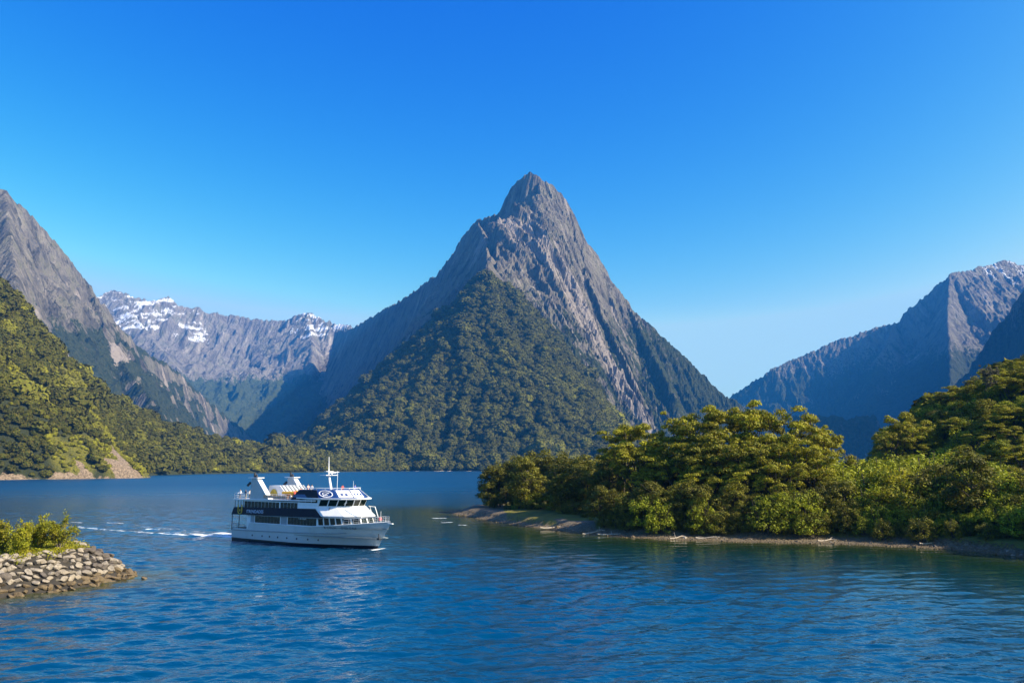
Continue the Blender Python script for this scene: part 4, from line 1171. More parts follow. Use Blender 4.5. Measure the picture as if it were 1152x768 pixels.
for y in np.arange(70, 122, 0.74):
    for x in np.arange(-82, -46, 0.86):
        xx = x + (0.46 if int(round(y / 0.74)) % 2 else 0) + trs.uniform(-0.16, 0.16); yy = y + trs.uniform(-0.14, 0.14)
        h = float(JG.at(xx, yy)); q = pixel(xx, yy, h)
        if h < -0.25 or q[0] < -30 or yy > 118: continue
        edge_ = float(JG.get(np.where(ins, dj, -dj), xx, yy))
        if edge_ > 5.6: continue
        pts_.append((q[1], xx, yy, h, edge_, q[0]))
# keep what faces the camera: the groyne's near slopes and its crown
gy_, gx_g = np.gradient(JG.Z, JG.cell)
vis = []
for (qy, xx, yy, h, ed, qx) in pts_:
    sxn, syn = -float(JG.get(gx_g, xx, yy)), -float(JG.get(gy_, xx, yy))
    vx, vy = -xx / math.hypot(xx, yy), -yy / math.hypot(xx, yy)
    facing = sxn * vx + syn * vy
    if facing > -0.12: vis.append((qx, xx, yy, h, ed))
vis.sort(key=lambda v: -v[0])
for i, (qx, xx, yy, h, ed) in enumerate(vis[:298]):
    kind = 'wet' if h < 0.95 + trs.uniform(-0.3, 0.3) else ('pale' if trs.random() < 0.88 else 'dark')
    if qx > 92 and h > 1.4 and trs.random() < 0.6: kind = 'dark'
    lb = {'wet': 'brown wet rock at the waterline of the rock groyne', 'pale': 'pale angular rock in the piled face of the rock groyne', 'dark': 'dark grey rock among the pale ones of the groyne'}[kind]
    rock(xx, yy, h + 0.08, trs.uniform(0.36, 0.74), kind, lb, {'wet': 'wet rocks at the foot of the groyne', 'pale': 'pale rocks of the groyne', 'dark': 'dark rocks of the groyne'}[kind], name='groyne_rock', sq=trs.uniform(0.75, 1.0))
q = G(163, 651); rock(q[0], q[1], 0.05, 0.4, 'wet', 'small lone rock awash just off the tip of the groyne', None, name='groyne_rock')
# groyne plants
def bush_mesh(seed, H, W_, open_=False):
    rs = np.random.RandomState(seed); paths = []; C = []; Nn = []; T_ = []
    for k in range(16 if open_ else 22):
        az = rs.uniform(0, 6.28); R_ = W_ * rs.uniform(0.25, 1.0)
        b0 = np.array([rs.normal(0, 0.15), rs.normal(0, 0.15), -0.2])
        en = np.array([math.cos(az) * R_, math.sin(az) * R_, H * rs.uniform(0.62, 1.0) * (1.0 - 0.35 * (R_ / W_) ** 2)])
        t = np.linspace(0, 1, 7)[:, None]; mid = np.array([en[0] * 0.35, en[1] * 0.35, en[2] * 0.65])
        cv = (1 - t) ** 2 * b0 + 2 * t * (1 - t) * mid + t ** 2 * en
        paths.append((cv, np.linspace(0.06, 0.012, 7)))
        for q in range(9):
            f = rs.uniform(0.35 if open_ else 0.12, 1.0); pz = (1 - f) ** 2 * b0 + 2 * f * (1 - f) * mid + f * f * en
            dv = rs.normal(size=3) * [1, 1, 0.5] + [0, 0, 0.6]; dv /= np.linalg.norm(dv); ln = rs.uniform(0.4, 1.0)
            n = 26
            u = rs.uniform(0, 1, n)[:, None]
            C.append(pz + dv * u * ln + rs.normal(size=(n, 3)) * 0.13)
            Nn.append(rs.normal(size=(n, 3)) + [0, 0, 0.6]); T_.append(np.clip(rs.normal(0.5, 0.25, n) + 0.1, 0, 1))
            paths.append((np.stack([pz, pz + dv * ln * 0.5, pz + dv * ln]), [0.015, 0.01, 0.006]))
    V, F = leaf_quads(np.concatenate(C), np.concatenate(Nn), 0.20, rs)
    cm = np_mesh('foliage', V, F, face_attrs={'tint': np.concatenate(T_)}); cm.materials.append(m_bushleaf)
    tv, tf = tubes_np(paths, 5); tm = np_mesh('stem', tv, tf, smooth=True); tm.materials.append(m_palebark)
    return tm, cm
m_bushleaf = foliage_mat('bush_leaves', (0.12, 0.15, 0.006), (0.42, 0.42, 0.02), (0.34, 0.27, 0.02), trans=0.35)
def bush(px, top, Y, W_, seed, label, open_=False):
    x, y, zt = P(px, top, Y); z = float(JG.at(x, y))
    tm, cm = bush_mesh(seed, zt - z, W_, open_)
    e = bpy.data.objects.new('bush', None); COL.objects.link(e); e.location = (x, y, z)
    tag(e, label, 'bush', 'bushes on top of the rock groyne')
    link_mesh('stem', tm, None, e); link_mesh('foliage', cm, None, e)
bush(2, 576, 96, 2.0, 31, 'tall dense green bush at the left edge of the photo on the groyne')
bush(24, 586, 95, 1.5, 32, 'bright green bush nearest the rocks, between the left edge bush and the open one')
bush(46, 578, 102, 2.0, 33, 'bushy yellow-green bush behind, left of the open-branched bush')
bush(70, 574, 101, 2.4, 34, 'open-branched yellow bush spreading to the right with bare stems', True)
bush(-26, 572, 97, 2.2, 35, 'green bush just past the left edge of the photo on the groyne')
# low cover on the groyne top
rsg = np.random.RandomState(77)
C = []; 
for k in range(2600):
    x = rsg.uniform(-76, -54); y = rsg.uniform(86, 116)
    ed = float(JG.get(np.where(ins, dj, -dj), x, y))
    if ed < 4.3 + 1.2 * math.sin(x * 1.7 + y) * 0.5: continue
    z = float(JG.at(x, y)); n = 12
    C.append(np.array([x, y, z]) + rsg.normal(size=(n, 3)) * [0.3, 0.3, 0.10] + [0, 0, 0.16 + 0.25 * rsg.rand()])
C = np.concatenate(C)
V, F = leaf_quads(C, rsg.normal(size=C.shape) + [0, 0, 0.8], 0.20, rsg)
o = link_mesh('ground_cover', np_mesh('ground_cover', V, F, face_attrs={'tint': rsg.rand(len(F))}), m_bushleaf)
tag(o, kind='stuff')

# shore boulders of the point: individual ones, and the shingle between them as stuff
n_b = 0
for k in range(420):
    px = trs.uniform(505, 1170)
    Y = shore_Y(px); x = P(px, 600, Y)[0]
    off = abs(trs.gauss(0, 2.6)) - 0.8; y = Y + off
    z = gz(x, y)
    if z < -0.25 or z > 1.6: continue
    if n_b >= 210: break
    big = trs.random() < 0.12
    kind = 'wet' if z < 0.12 else trs.choice(['pale', 'wet', 'dark'])
    rock(x, y, z + 0.02, trs.uniform(0.35, 0.6) if big else trs.uniform(0.12, 0.3), kind, {'wet': 'brown rock at the edge of the water along the wooded point', 'pale': 'pale rock on the stony beach of the wooded point', 'dark': 'dark rock on the shaded stony beach of the wooded point'}[kind], {'wet': 'wet shore rocks of the point', 'pale': 'pale shore rocks of the point', 'dark': 'dark shore rocks of the point'}[kind], name='shore_rock')
    n_b += 1
def many_stones(name, fx, n, rmin, rmax, mat, seed):
    rs = np.random.RandomState(seed)
    base = boulder_mesh(3); 
    bm = bmesh.new(); bmesh.ops.create_icosphere(bm, subdivisions=1, radius=1.0)
    V0 = np.array([v.co for v in bm.verts]); F0 = np.array([[v.index for v in f.verts] for f in bm.faces]); bm.free()
    Vs, Fs = [], []; c = 0
    for k in range(n):
        r = fx(rs)
        if r is None: continue
        x, y, z = r; s = rs.uniform(rmin, rmax)
        V = V0 * (1 + rs.normal(0, 0.12, (len(V0), 1))) * [s * rs.uniform(0.8, 1.4), s, s * 0.6]
        a = rs.uniform(0, 6.28); ca, sa = math.cos(a), math.sin(a)
        V = np.stack([V[:, 0] * ca - V[:, 1] * sa, V[:, 0] * sa + V[:, 1] * ca, V[:, 2]], 1) + [x, y, z]
        Vs.append(V); Fs.append(F0 + c); c += len(V0)
    bpy.data.meshes.remove(base)
    o = link_mesh(name, np_mesh(name, np.concatenate(Vs), np.concatenate(Fs)), mat)
    return tag(o, kind='stuff')
def on_beach(rs):
    px = rs.uniform(500, 1175); Y = shore_cache[int((px - 500) / 2.5)]; x = P(px, 600, Y)[0]; y = Y + rs.uniform(-0.3, 7.5)
    z = gz(x, y)
    return (x, y, z) if -0.1 < z < 1.9 else None
shore_cache = [shore_Y(500 + 2.5 * k) for k in range(275)]
many_stones('shingle', on_beach, 5200, 0.06, 0.20, m_wet, 5)

def log(px, dY, length, ang, r, label, seed, bare=True):
    rs = np.random.RandomState(seed)
    Y = shore_Y(px) + dY; x = P(px, 600, Y)[0]; z = gz(x, Y) + r * 0.8
    t = np.linspace(-0.5, 0.5, 9)
    p = np.stack([x + t * length * math.cos(ang), Y + t * length * math.sin(ang), z + 0.18 * np.sin(t * 5) + t * rs.uniform(-0.4, 0.5)], 1)
    paths = [(p, r * np.linspace(1.0, 0.45, 9) * (1 + 0.1 * rs.normal(size=9)))]
    for k in range(3):
        q = p[rs.randint(3, 8)]; d = rs.normal(size=3); d[2] = abs(d[2]); d /= np.linalg.norm(d)
        paths.append((np.stack([q, q + d * 0.5, q + d * rs.uniform(0.8, 1.5) + [0, 0, -0.1]]), [r * 0.4, r * 0.28, r * 0.1]))
    v, f = tubes_np(paths, 7)
    o = link_mesh('driftwood_log', np_mesh('driftwood_log', v, f, smooth=True), m_drift)
    tag(o, label, 'log', 'driftwood on the beach of the point')
m_drift = plain('driftwood', (0.42, 0.35, 0.26), 0.85, var=0.35, vs=6.0)
for i, (px, dY, ln, an, r, lb) in enumerate([
    (624, 2.4, 6.5, 0.15, 0.20, 'long dark driftwood log at the right end of the sunlit grass bank'),
    (668, 1.8, 5.0, 0.25, 0.16, 'pale driftwood log half in the shade under the dark front trees'),
    (688, 1.2, 6.0, 0.05, 0.15, 'longest pale log lying along the edge of the water left of the tall trees'),
    (762, 2.0, 3.5, 0.4, 0.15, 'short pale log below the tallest tree'),
    (796, 2.5, 4.5, -0.2, 0.17, 'sunlit log crossing the beach in the middle of the wood'),
    (930, 3.0, 4.2, 0.3, 0.15, 'pale log on the beach below the umbrella-shaped tree'),
    (1046, 3.2, 4.5, 0.2, 0.15, 'pale log on the wide stony beach at right')]):
    log(px, dY, ln, an, r, lb, 60 + i)
# ---------------------------------------------------------------- the cruise boat
HB = 5.0
S0 = Vector(G(258, 607)); B0 = Vector(G(421, 617)); dv = B0 - S0
ang = math.atan2(dv.y, dv.x) - math.asin(HB / dv.length)
hd = Vector((math.cos(ang), math.sin(ang), 0)); stb = Vector((hd.y, -hd.x, 0))
BC = S0 - stb * HB
boat = bpy.data.objects.new('cruise_boat', None); COL.objects.link(boat)
boat.location = (BC.x, BC.y, 0); boat.rotation_euler = (0, 0, ang)
tag(boat, 'white and navy three-deck cruise boat under way in the middle of the water', 'boat')

m_white = plain('boat_white', (0.80, 0.80, 0.78), 0.35, var=0.05, vs=0.7)
m_navy = plain('boat_navy', (0.004, 0.007, 0.022), 0.5, spec=0.2)
m_navy2 = plain('sign_navy', (0.02, 0.06, 0.20), 0.35)
m_glass = plain('dark_glass', (0.008, 0.014, 0.006), 0.12, spec=0.25)
m_grey = plain('grey_paint', (0.30, 0.32, 0.33), 0.5, var=0.1)
m_dk = plain('dark_metal', (0.03, 0.03, 0.035), 0.5)
m_deck = plain('deck_paint', (0.20, 0.24, 0.24), 0.7, var=0.2)
m_orange = plain('orange_canvas', (0.80, 0.32, 0.02), 0.6)
m_yellow = plain('yellow_plastic', (0.75, 0.42, 0.02), 0.5)
m_gold = plain('gold_paint', (0.55, 0.40, 0.05), 0.4)
m_txt = plain('pale_lettering', (0.55, 0.65, 0.80), 0.5)
m_txtw = plain('white_lettering', (0.85, 0.85, 0.85), 0.5)
m_hull, nt = new_mat('hull_paint')
tc = N(nt, 'ShaderNodeTexCoord'); sx = N(nt, 'ShaderNodeSeparateXYZ'); nt.links.new(tc.outputs['Object'], sx.inputs[0])
nz = N(nt, 'ShaderNodeTexNoise', i_Scale=0.6, i_Detail=6.0); mpp = N(nt, 'ShaderNodeMapping'); mpp.inputs['Scale'].default_value = (1.2, 1.2, 0.15)
nt.links.new(tc.outputs['Object'], mpp.inputs[0]); nt.links.new(mpp.outputs[0], nz.inputs['Vector'])
cw = mixc(nt, ramp(nt, nz.outputs[0], [(0.55, 0.0), (0.8, 0.35)]), (0.56, 0.58, 0.56), (0.36, 0.34, 0.28))
cb_ = ramp(nt, maths(nt, 'ADD', sx.outputs[2], -0.52), [(0.0, 0.0), (0.01, 1.0)])
cc = mixc(nt, cb_, (0.008, 0.008, 0.014), cw)
bs = N(nt, 'ShaderNodeBsdfPrincipled', i_Roughness=0.3); nt.links.new(cc, bs.inputs['Base Color'])
o = N(nt, 'ShaderNodeOutputMaterial'); nt.links.new(bs.outputs[0], o.inputs[0])

class MB:
    """collects quads and ngons, then becomes one mesh"""
    def __init__(s): s.v = []; s.f = []
    def face(s, pts):
        n = len(s.v); s.v += [tuple(p) for p in pts]; s.f.append(tuple(range(n, n + len(pts)))); return s
    def box(s, x0, x1, y0, y1, z0, z1):
        n = len(s.v)
        s.v += [(x0, y0, z0), (x1, y0, z0), (x1, y1, z0), (x0, y1, z0), (x0, y0, z1), (x1, y0, z1), (x1, y1, z1), (x0, y1, z1)]
        s.f += [tuple(n + i for i in q) for q in ((0, 3, 2, 1), (4, 5, 6, 7), (0, 1, 5, 4), (1, 2, 6, 5), (2, 3, 7, 6), (3, 0, 4, 7))]
        return s
    def prism(s, poly, z0, z1, poly1=None):
        """poly: plan outline (x,y); poly1: outline at the top"""
        poly1 = poly1 or poly; n = len(s.v); k = len(poly)
        s.v += [(x, y, z0) for x, y in poly] + [(x, y, z1) for x, y in poly1]
        s.f += [tuple(n + i for i in reversed(range(k))), tuple(n + k + i for i in range(k))]
        s.f += [(n + i, n + (i + 1) % k, n + k + (i + 1) % k, n + k + i) for i in range(k)]
        return s
    def hexa(s, a, b):
        """solid between two quads"""
        n = len(s.v); s.v += [tuple(p) for p in a] + [tuple(p) for p in b]
        s.f += [tuple(n + i for i in q) for q in ((3, 2, 1, 0), (4, 5, 6, 7), (0, 1, 5, 4), (1, 2, 6, 5), (2, 3, 7, 6), (3, 0, 4, 7))]
        return s
    def tube(s, pts, r, seg=6):
        rr = r if hasattr(r, '__len__') else [r] * len(pts)
        V, F = tubes_np([(np.array(pts, float), np.array(rr, float))], seg)
        n = len(s.v); s.v += [tuple(p) for p in V]; s.f += [tuple(int(i) + n for i in f) for f in F]
        return s
    def build(s, name, mat, parent=None, bevel=0.0, smooth=False):
        me = bpy.data.meshes.new(name); me.from_pydata(s.v, [], s.f); me.update()
        bm = bmesh.new(); bm.from_mesh(me); bmesh.ops.recalc_face_normals(bm, faces=bm.faces)
        if bevel > 0:
            bmesh.ops.bevel(bm, geom=[e for e in bm.edges if len(e.link_faces) == 2 and e.calc_face_angle(0) > 0.5], offset=bevel, segments=2, affect='EDGES', clamp_overlap=True)
        bm.to_mesh(me); bm.free()
        if smooth: me.polygons.foreach_set('use_smooth', [True] * len(me.polygons))
        return link_mesh(name, me, mat, parent)

# --- hull, lofted from the stern (x=0) to the bow (x=38.3)
L_H = 38.3
def half_deck(s): return 5.0 * (1 - 0.07 * (1 - min(s / 4, 1))) * (max(0.0, 1 - ((s - 21) / (L_H - 21)) ** 2.0) if s > 21 else 1.0) + 0.05
def half_wl(s):
    e = 34.6
    return (4.75 * (1 - 0.06 * (1 - min(s / 4, 1))) * max(0.0, 1 - (max(0, s - 18) / (e - 18)) ** 1.45)) if s < e else 0.0
def sheer(s): return 2.35 + 0.0 * s + (1.15 * float(sstep(5.6, 6.2, np.array(float(s))))) + 1.15 * max(0, (s - 22) / 16) ** 1.3
def knuckle(s): return 1.95 + 0.018 * s + 0.9 * max(0, (s - 26) / 12) ** 2
st = list(np.linspace(0, 5.6, 8)) + [5.8, 6.0, 6.2] + list(np.linspace(7, 23, 14)) + list(np.linspace(24, 34.5, 14)) + [35.2, 36, 36.8, 37.5, 38.0, 38.3]
verts, faces = [], []
rows_ = []
for s_ in st:
    zk, zs = knuckle(s_), sheer(s_)
    zb = -0.9 if s_ < 34.6 else -0.9 + (s_ - 34.6) / (L_H - 34.6) * (zs - 0.35 + 0.9)
    hw, hk, hdk = half_wl(s_), 0, half_deck(s_)
    prof = []
    for t in (0.0, 0.2, 0.28, 0.38, 0.5, 0.62, 0.75, 0.88, 1.0):
        z = zb + (zs - zb) * t
        if z <= 0: y = hw * (0.55 + 0.45 * (z - zb) / (0 - zb + 1e-6)) if s_ < 34.6 else 0.0
        else:
            f = min(1, z / max(zs, 0.1))
            y = hw + (hdk - hw) * (f ** (0.7 + 0.65 * float(sstep(16, 31, np.array(float(s_))))))
        if s_ >= 34.6:
            f = (z - zb) / (zs - zb + 1e-6); y = hdk * f ** 1.5 + 0.01
        prof.append((s_, y, z))
    rows_.append(prof)
k = len(rows_[0])
for prof in rows_:
    verts += [(x, -y, z) for x, y, z in prof] + [(x, y, z) for x, y, z in prof]
for i in range(len(st) - 1):
    a = i * 2 * k; b = (i + 1) * 2 * k
    for j in range(k - 1):
        faces.append((a + j, b + j, b + j + 1, a + j + 1)); faces.append((a + k + j, a + k + j + 1, b + k + j + 1, b + k + j))
    faces.append((a, a + k, b + k, b))
faces.append(tuple(list(range(k)) + list(reversed(range(k, 2 * k)))))
me = bpy.data.meshes.new('hull'); me.from_pydata(verts, [], faces); me.update()
bm = bmesh.new(); bm.from_mesh(me); bmesh.ops.remove_doubles(bm, verts=bm.verts, dist=0.004); bmesh.ops.recalc_face_normals(bm, faces=bm.faces); bm.to_mesh(me); bm.free()
hull = link_mesh('hull', me, m_hull, boat)
def hull_y(s_, z):
    zs = sheer(s_); hw, hk = half_wl(s_), half_deck(s_)
    f = min(1, max(0, z) / zs)
    return hw + (hk - hw) * (f ** (0.7 + 0.65 * float(sstep(16, 31, np.array(float(s_))))))
# rubbing strake
b = MB()
sp = [s_ for s_ in np.linspace(0.1, 30.5, 34)]
for sg in (-1, 1):
    b.tube([(s_, sg * (hull_y(s_, knuckle(s_)) + 0.03), knuckle(s_)) for s_ in sp], 0.09)
b.build('rubbing_strake', m_grey, hull)
b = MB()
for sg in (-1, 1):
    b.tube([(s_, sg * (half_deck(s_) + 0.0), sheer(s_) + 0.02) for s_ in np.linspace(6.3, 38.2, 40)], 0.07)
b.build('gunwale', m_white, hull)
for s_ in (7.0, 10.0, 12.2, 14.6, 17.2, 19.8, 22.4, 24.6):
    y = hull_y(s_, 1.25) + 0.01
    p = MB(); th = np.linspace(0, 2 * np.pi, 14, endpoint=False)
    for sg in (-1,):
        p.prism([(s_ + 0.17 * math.cos(t), 0.17 * math.sin(t)) for t in th], -0.02, 0.03)
        p.v = [(x, -(y + z) , 1.25 + yy) for x, yy, z in p.v]
    p.build('porthole', m_dk, hull)
# decks
MB().prism([(s_, -half_deck(s_) + 0.15) for s_ in np.linspace(0.1, 37.6, 24)] + [(s_, half_deck(s_) - 0.15) for s_ in np.linspace(37.6, 0.1, 24)], 1.9, 2.0).build('main_deck', m_deck, boat)
MB().prism([(s_, -half_deck(s_) + 0.12) for s_ in np.linspace(25, 37.6, 14)] + [(s_, half_deck(s_) - 0.12) for s_ in np.linspace(37.6, 25, 14)], 3.42, 3.50).build('fore_deck', m_deck, boat)
# bow fitting, anchor
MB().box(37.4, 38.9, -0.22, 0.22, 4.28, 4.42).build('bow_platform', m_white, boat, 0.03)
a_ = MB().tube([(36.35, -0.75, 2.6), (36.5, -0.85, 1.9)], 0.09).box(36.2, 36.8, -1.05, -0.65, 1.65, 1.95)
a_.build('anchor', m_dk, boat)

# --- cabins: a plan outline with a faceted front; walls, panes and frames per face
def outline(aft, corner, tip, w, w2):
    return [(aft, -w), (corner, -w), (corner + (tip - corner) * 0.62, -w * 0.72), (tip, -w2), (tip, w2), (corner + (tip - corner) * 0.62, w * 0.72), (corner, w), (aft, w)]
def off_plan(pl, dx): return [(x + (dx if x > 15 else 0), y) for x, y in pl]
low = outline(6.0, 25.2, 33.2, 4.62, 1.5)
low_t = outline(6.0, 25.0, 32.4, 4.62, 1.45)
mid = outline(0.7, 25.6, 31.6, 4.85, 1.5)
cab = MB().prism(low, 3.4, 5.32, low_t); cabin = cab.build('main_cabin', m_white, boat, 0.04)
# aft wall of the open stern deck, door recess
MB().box(4.6, 6.02, -4.6, -3.3, 2.0, 4.78).box(4.6, 6.02, 3.3, 4.6, 2.0, 4.78).build('stair_housing', m_white, boat, 0.05)
MB().box(6.02, 8.0, -4.6, 4.6, 2.0, 5.1).build('aft_bulkhead', m_white, boat)
def lerp(a, b, t): return tuple(a[i] + (b[i] - a[i]) * t for i in range(len(a)))
def window_row(name, parent, p0, p1, q0, q1, n, m_frac=0.10, top=0.92, bot=0.08, proud=0.03, mull=True):
    """n panes on the wall quad bottom p0-p1, top q0-q1 (3-D points)"""
    nrm = (Vector(p1) - Vector(p0)).cross(Vector(q0) - Vector(p0)).normalized()
    for i in range(n):
        a, b = (i + m_frac * 0.5) / n, (i + 1 - m_frac * 0.5) / n
        c0 = lerp(lerp(p0, p1, a), lerp(q0, q1, a), bot); c1 = lerp(lerp(p0, p1, b), lerp(q0, q1, b), bot)
        d0 = lerp(lerp(p0, p1, a), lerp(q0, q1, a), top); d1 = lerp(lerp(p0, p1, b), lerp(q0, q1, b), top)
        quad = [Vector(c0), Vector(c1), Vector(d1), Vector(d0)]
        MB().hexa([v + nrm * 0.004 for v in quad], [v + nrm * proud for v in quad]).build(name, m_glass, parent)
def side(parent, name, x0, x1, z0, z1, y, n, frac=0.06):
    for sg in (-1, 1):
        if sg < 0: window_row(name, parent, (x0, -y, z0), (x1, -y, z0), (x0, -y, z1), (x1, -y, z1), n, frac, 0.98, 0.02)
        else: window_row(name, parent, (x1, y, z0), (x0, y, z0), (x1, y, z1), (x0, y, z1), n, frac, 0.98, 0.02)
# lower saloon windows
side(cabin, 'window', 7.2, 14.7, 3.56, 4.86, 4.62, 8)
side(cabin, 'window', 16.9, 24.8, 3.60, 4.98, 4.62, 9)
for i in range(len(low)):
    if 1 <= i <= 5:
        a, b = low[i], low[i + 1]; at_, bt = low_t[i], low_t[i + 1]
        n = 4 if i in (1, 5) else (2 if i in (2, 4) else 2)
        window_row('window', cabin, (*a, 3.6), (*b, 3.6), (*at_, 5.32), (*bt, 5.32), n, 0.22, 0.84, 0.14, 0.02)
# louvred door panels in the side
for sg in (-1,):
    d = MB().box(14.95, 16.65, -4.665, -4.60, 2.5, 4.9)
    for zz in np.arange(2.7, 4.8, 0.22): d.box(15.1, 16.5, -4.69, -4.66, zz, zz + 0.1)
    d.build('door', m_grey, cabin)
    MB().box(5.9, 7.0, -4.665, -4.60, 2.3, 4.85).build('door', m_grey, cabin)
MB().box(6.0, 24.0, -4.98, 4.98, 3.44, 3.49).build('side_ledge', m_white, boat)
# tiny white lettering over the saloon glass
# navy band round the upper deck, from the stern to the raked front end
b = MB()
for sg in (-1, 1):
    y = 5.0 * sg; y2 = 4.9 * sg
    b.hexa([(0.2, y, 4.85), (26.6, y, 5.15), (26.6, y2 - 0.12 * sg, 5.15), (0.2, y2 - 0.12 * sg, 4.85)],
           [(0.9, y, 6.22), (24.6, y, 6.60), (24.6, y2 - 0.12 * sg, 6.60), (0.9, y2 - 0.12 * sg, 6.22)])
b.hexa([(0.2, -5, 4.85), (0.32, -5, 4.85), (0.32, 5, 4.85), (0.2, 5, 4.85)], [(0.9, -5, 6.22), (1.0, -5, 6.22), (1.0, 5, 6.22), (0.9, 5, 6.22)])
b.build('navy_band', m_navy, boat)
MB().box(0.35, 26.0, -4.95, 4.95, 4.92, 5.02).build('upper_deck', m_deck, boat)
# stern deck posts and rail
for (x, y) in ((0.35, -4.85), (2.6, -4.85), (0.35, 4.85), (2.6, 4.85), (0.35, 0)):
    MB().tube([(x, y, 2.0), (x, y, 4.95)], 0.07).build('stanchion', m_dk, boat)
def rail(pts, h, name='railing', mid_n=2, mat=None, post=1.2, r=0.03):
    b = MB(); pts = [Vector(p) for p in pts]
    for kk in range(mid_n + 1):
        z = h * (kk + 1) / (mid_n + 1)
        b.tube([p + Vector((0, 0, z)) for p in pts], r if kk == mid_n else r * 0.6, 5)
    for p, q in zip(pts[:-1], pts[1:]):
        n = max(1, int((q - p).length / post))
        for i in range(n + 1):
            c = p.lerp(q, i / n); b.tube([c, c + Vector((0, 0, h))], r * 0.8, 5)
    return b.build(name, mat or m_white, boat)
rail([(4.6, -4.8, 2.35), (0.2, -4.75, 2.35), (0.2, 4.75, 2.35), (4.6, 4.8, 2.35)], 0.75, mat=m_grey)

# upper saloon: glass set back under the roof, open at the stern
up = MB().prism([(3.6, -4.7), (25.0, -4.7), (25.0, 4.7), (3.6, 4.7)], 5.02, 7.60); upper = up.build('upper_cabin', m_white, boat, 0.03)
side(upper, 'window', 3.8, 14.4, 6.25, 7.45, 4.70, 10, 0.10)
side(upper, 'window', 14.7, 19.6, 6.40, 7.50, 4.70, 5, 0.10)
for (x, y) in [(x, y) for x in (0.9, 1.8, 2.7, 3.5) for y in (-4.7, 4.7)] + [(0.9, 0)]:
    MB().tube([(x, y, 5.0), (x, y, 7.6)], 0.05).build('stanchion', m_dk, boat)
roof = MB().hexa([(0.5, -4.95, 7.58), (24.5, -4.95, 7.86), (24.5, 4.95, 7.86), (0.5, 4.95, 7.58)], [(0.5, -4.95, 7.78), (24.5, -4.95, 8.06), (24.5, 4.95, 8.06), (0.5, 4.95, 7.78)]).build('sun_deck', m_white, boat, 0.03)

# white visor below the bridge windows
v0 = outline(19.8, 26.9, 33.0, 4.95, 1.6); v1 = outline(19.8, 25.0, 30.6, 4.75, 1.4)
MB().prism(v0, 5.325, 5.45).prism(v0, 5.45, 6.95, v1).build('bridge_front', m_white, boat, 0.03)
b0 = outline(19.7, 25.0, 30.3, 4.6, 1.35); b1 = outline(19.7, 25.6, 31.0, 4.6, 1.45)
br = MB().prism(b0, 6.95, 8.25, b1).build('bridge', m_white, boat)
side(br, 'window', 19.9, 24.9, 7.08, 8.15, 4.60, 3, 0.08)
for i in range(1, 6):
    n = 2
    window_row('window', br, (*b0[i], 6.95), (*b0[i + 1], 6.95), (*b1[i], 8.25), (*b1[i + 1], 8.25), n, 0.12, 0.92, 0.12, 0.02)
br_roof = outline(19.4, 26.2, 31.9, 4.95, 1.6)
MB().prism(br_roof, 8.25, 8.45).build('bridge_roof', m_white, boat, 0.04)
# sloping sign panel round the top deck
s0 = outline(18.3, 25.4, 30.9, 4.75, 1.45); s1 = outline(19.6, 24.2, 29.2, 4.35, 1.3)
sgn = MB().prism(s0, 8.45, 9.85, s1).build('sign_panel', m_navy2, boat)
b = MB()
for sg in (-1, 1):
    b.hexa([(17.6, 4.80 * sg, 7.95), (25.3, 4.80 * sg, 8.46), (25.3, 4.765 * sg, 8.46), (17.6, 4.765 * sg, 7.95)], [(19.4, 4.45 * sg, 9.75), (24.2, 4.42 * sg, 9.86), (24.2, 4.38 * sg, 9.86), (19.4, 4.40 * sg, 9.75)])
b.build('side_screen', m_navy, boat)
rail([(19.6, -4.35, 9.85), (24.2, -4.35, 9.85), (27.3, -3.13, 9.85), (29.2, -1.3, 9.85), (29.2, 1.3, 9.85), (27.3, 3.13, 9.85), (24.2, 4.35, 9.85)], 0.30, mid_n=0, r=0.05)

# lettering
def text_mesh(body, size, extrude=0.01):
    cu = bpy.data.curves.new('t', 'FONT'); cu.body = body; cu.size = size; cu.extrude = extrude; cu.resolution_u = 2
    o = bpy.data.objects.new('t', cu); COL.objects.link(o)
    bpy.context.view_layer.update()
    me = bpy.data.meshes.new_from_object(o.evaluated_get(bpy.context.evaluated_depsgraph_get()))
    bpy.data.objects.remove(o); me.materials.clear()
    return me
def lettering(body, size, origin, xdir, updir, mat, parent, name='lettering', stretch=1.0):
    me = text_mesh(body, size); x = Vector(xdir).normalized(); u = Vector(updir).normalized(); n = x.cross(u).normalized(); u = n.cross(x)
    M = Matrix(((x.x * stretch, u.x, n.x, origin[0]), (x.y * stretch, u.y, n.y, origin[1]), (x.z * stretch, u.z, n.z, origin[2]), (0, 0, 0, 1)))
    me.transform(M); return link_mesh(name, me, mat, parent)
lettering('ITRENIDADES', 0.85, (5.0, -5.02, 5.28), (1, 0, 0.012), (0, 0, 1), m_txt, boat)
for word, sa in (('K CARLIN', 26.6), ('OVER', 29.8), ('DALE', 31.35)):
    ln = 0.40 * len(word) + 0.2
    pa, pb = Vector((sa, -hull_y(sa, 3.3), 3.3)), Vector((sa + ln, -hull_y(sa + ln, 3.3), 3.3)); pu = Vector((sa + ln / 2, -hull_y(sa + ln / 2, 3.75), 3.75)) - Vector((sa + ln / 2, -hull_y(sa + ln / 2, 3.3), 3.3))
    nn_ = (pb - pa).cross(pu).normalized()
    lettering(word, 0.60, pa + nn_ * (0.05 if nn_.y < 0 else -0.05), pb - pa, pu, m_dk, hull, stretch=0.92)
lettering('T DE OCEA', 0.42, (19.9, -4.67, 4.62), (1, 0, 0.01), (0, 0, 1), m_txtw, boat)
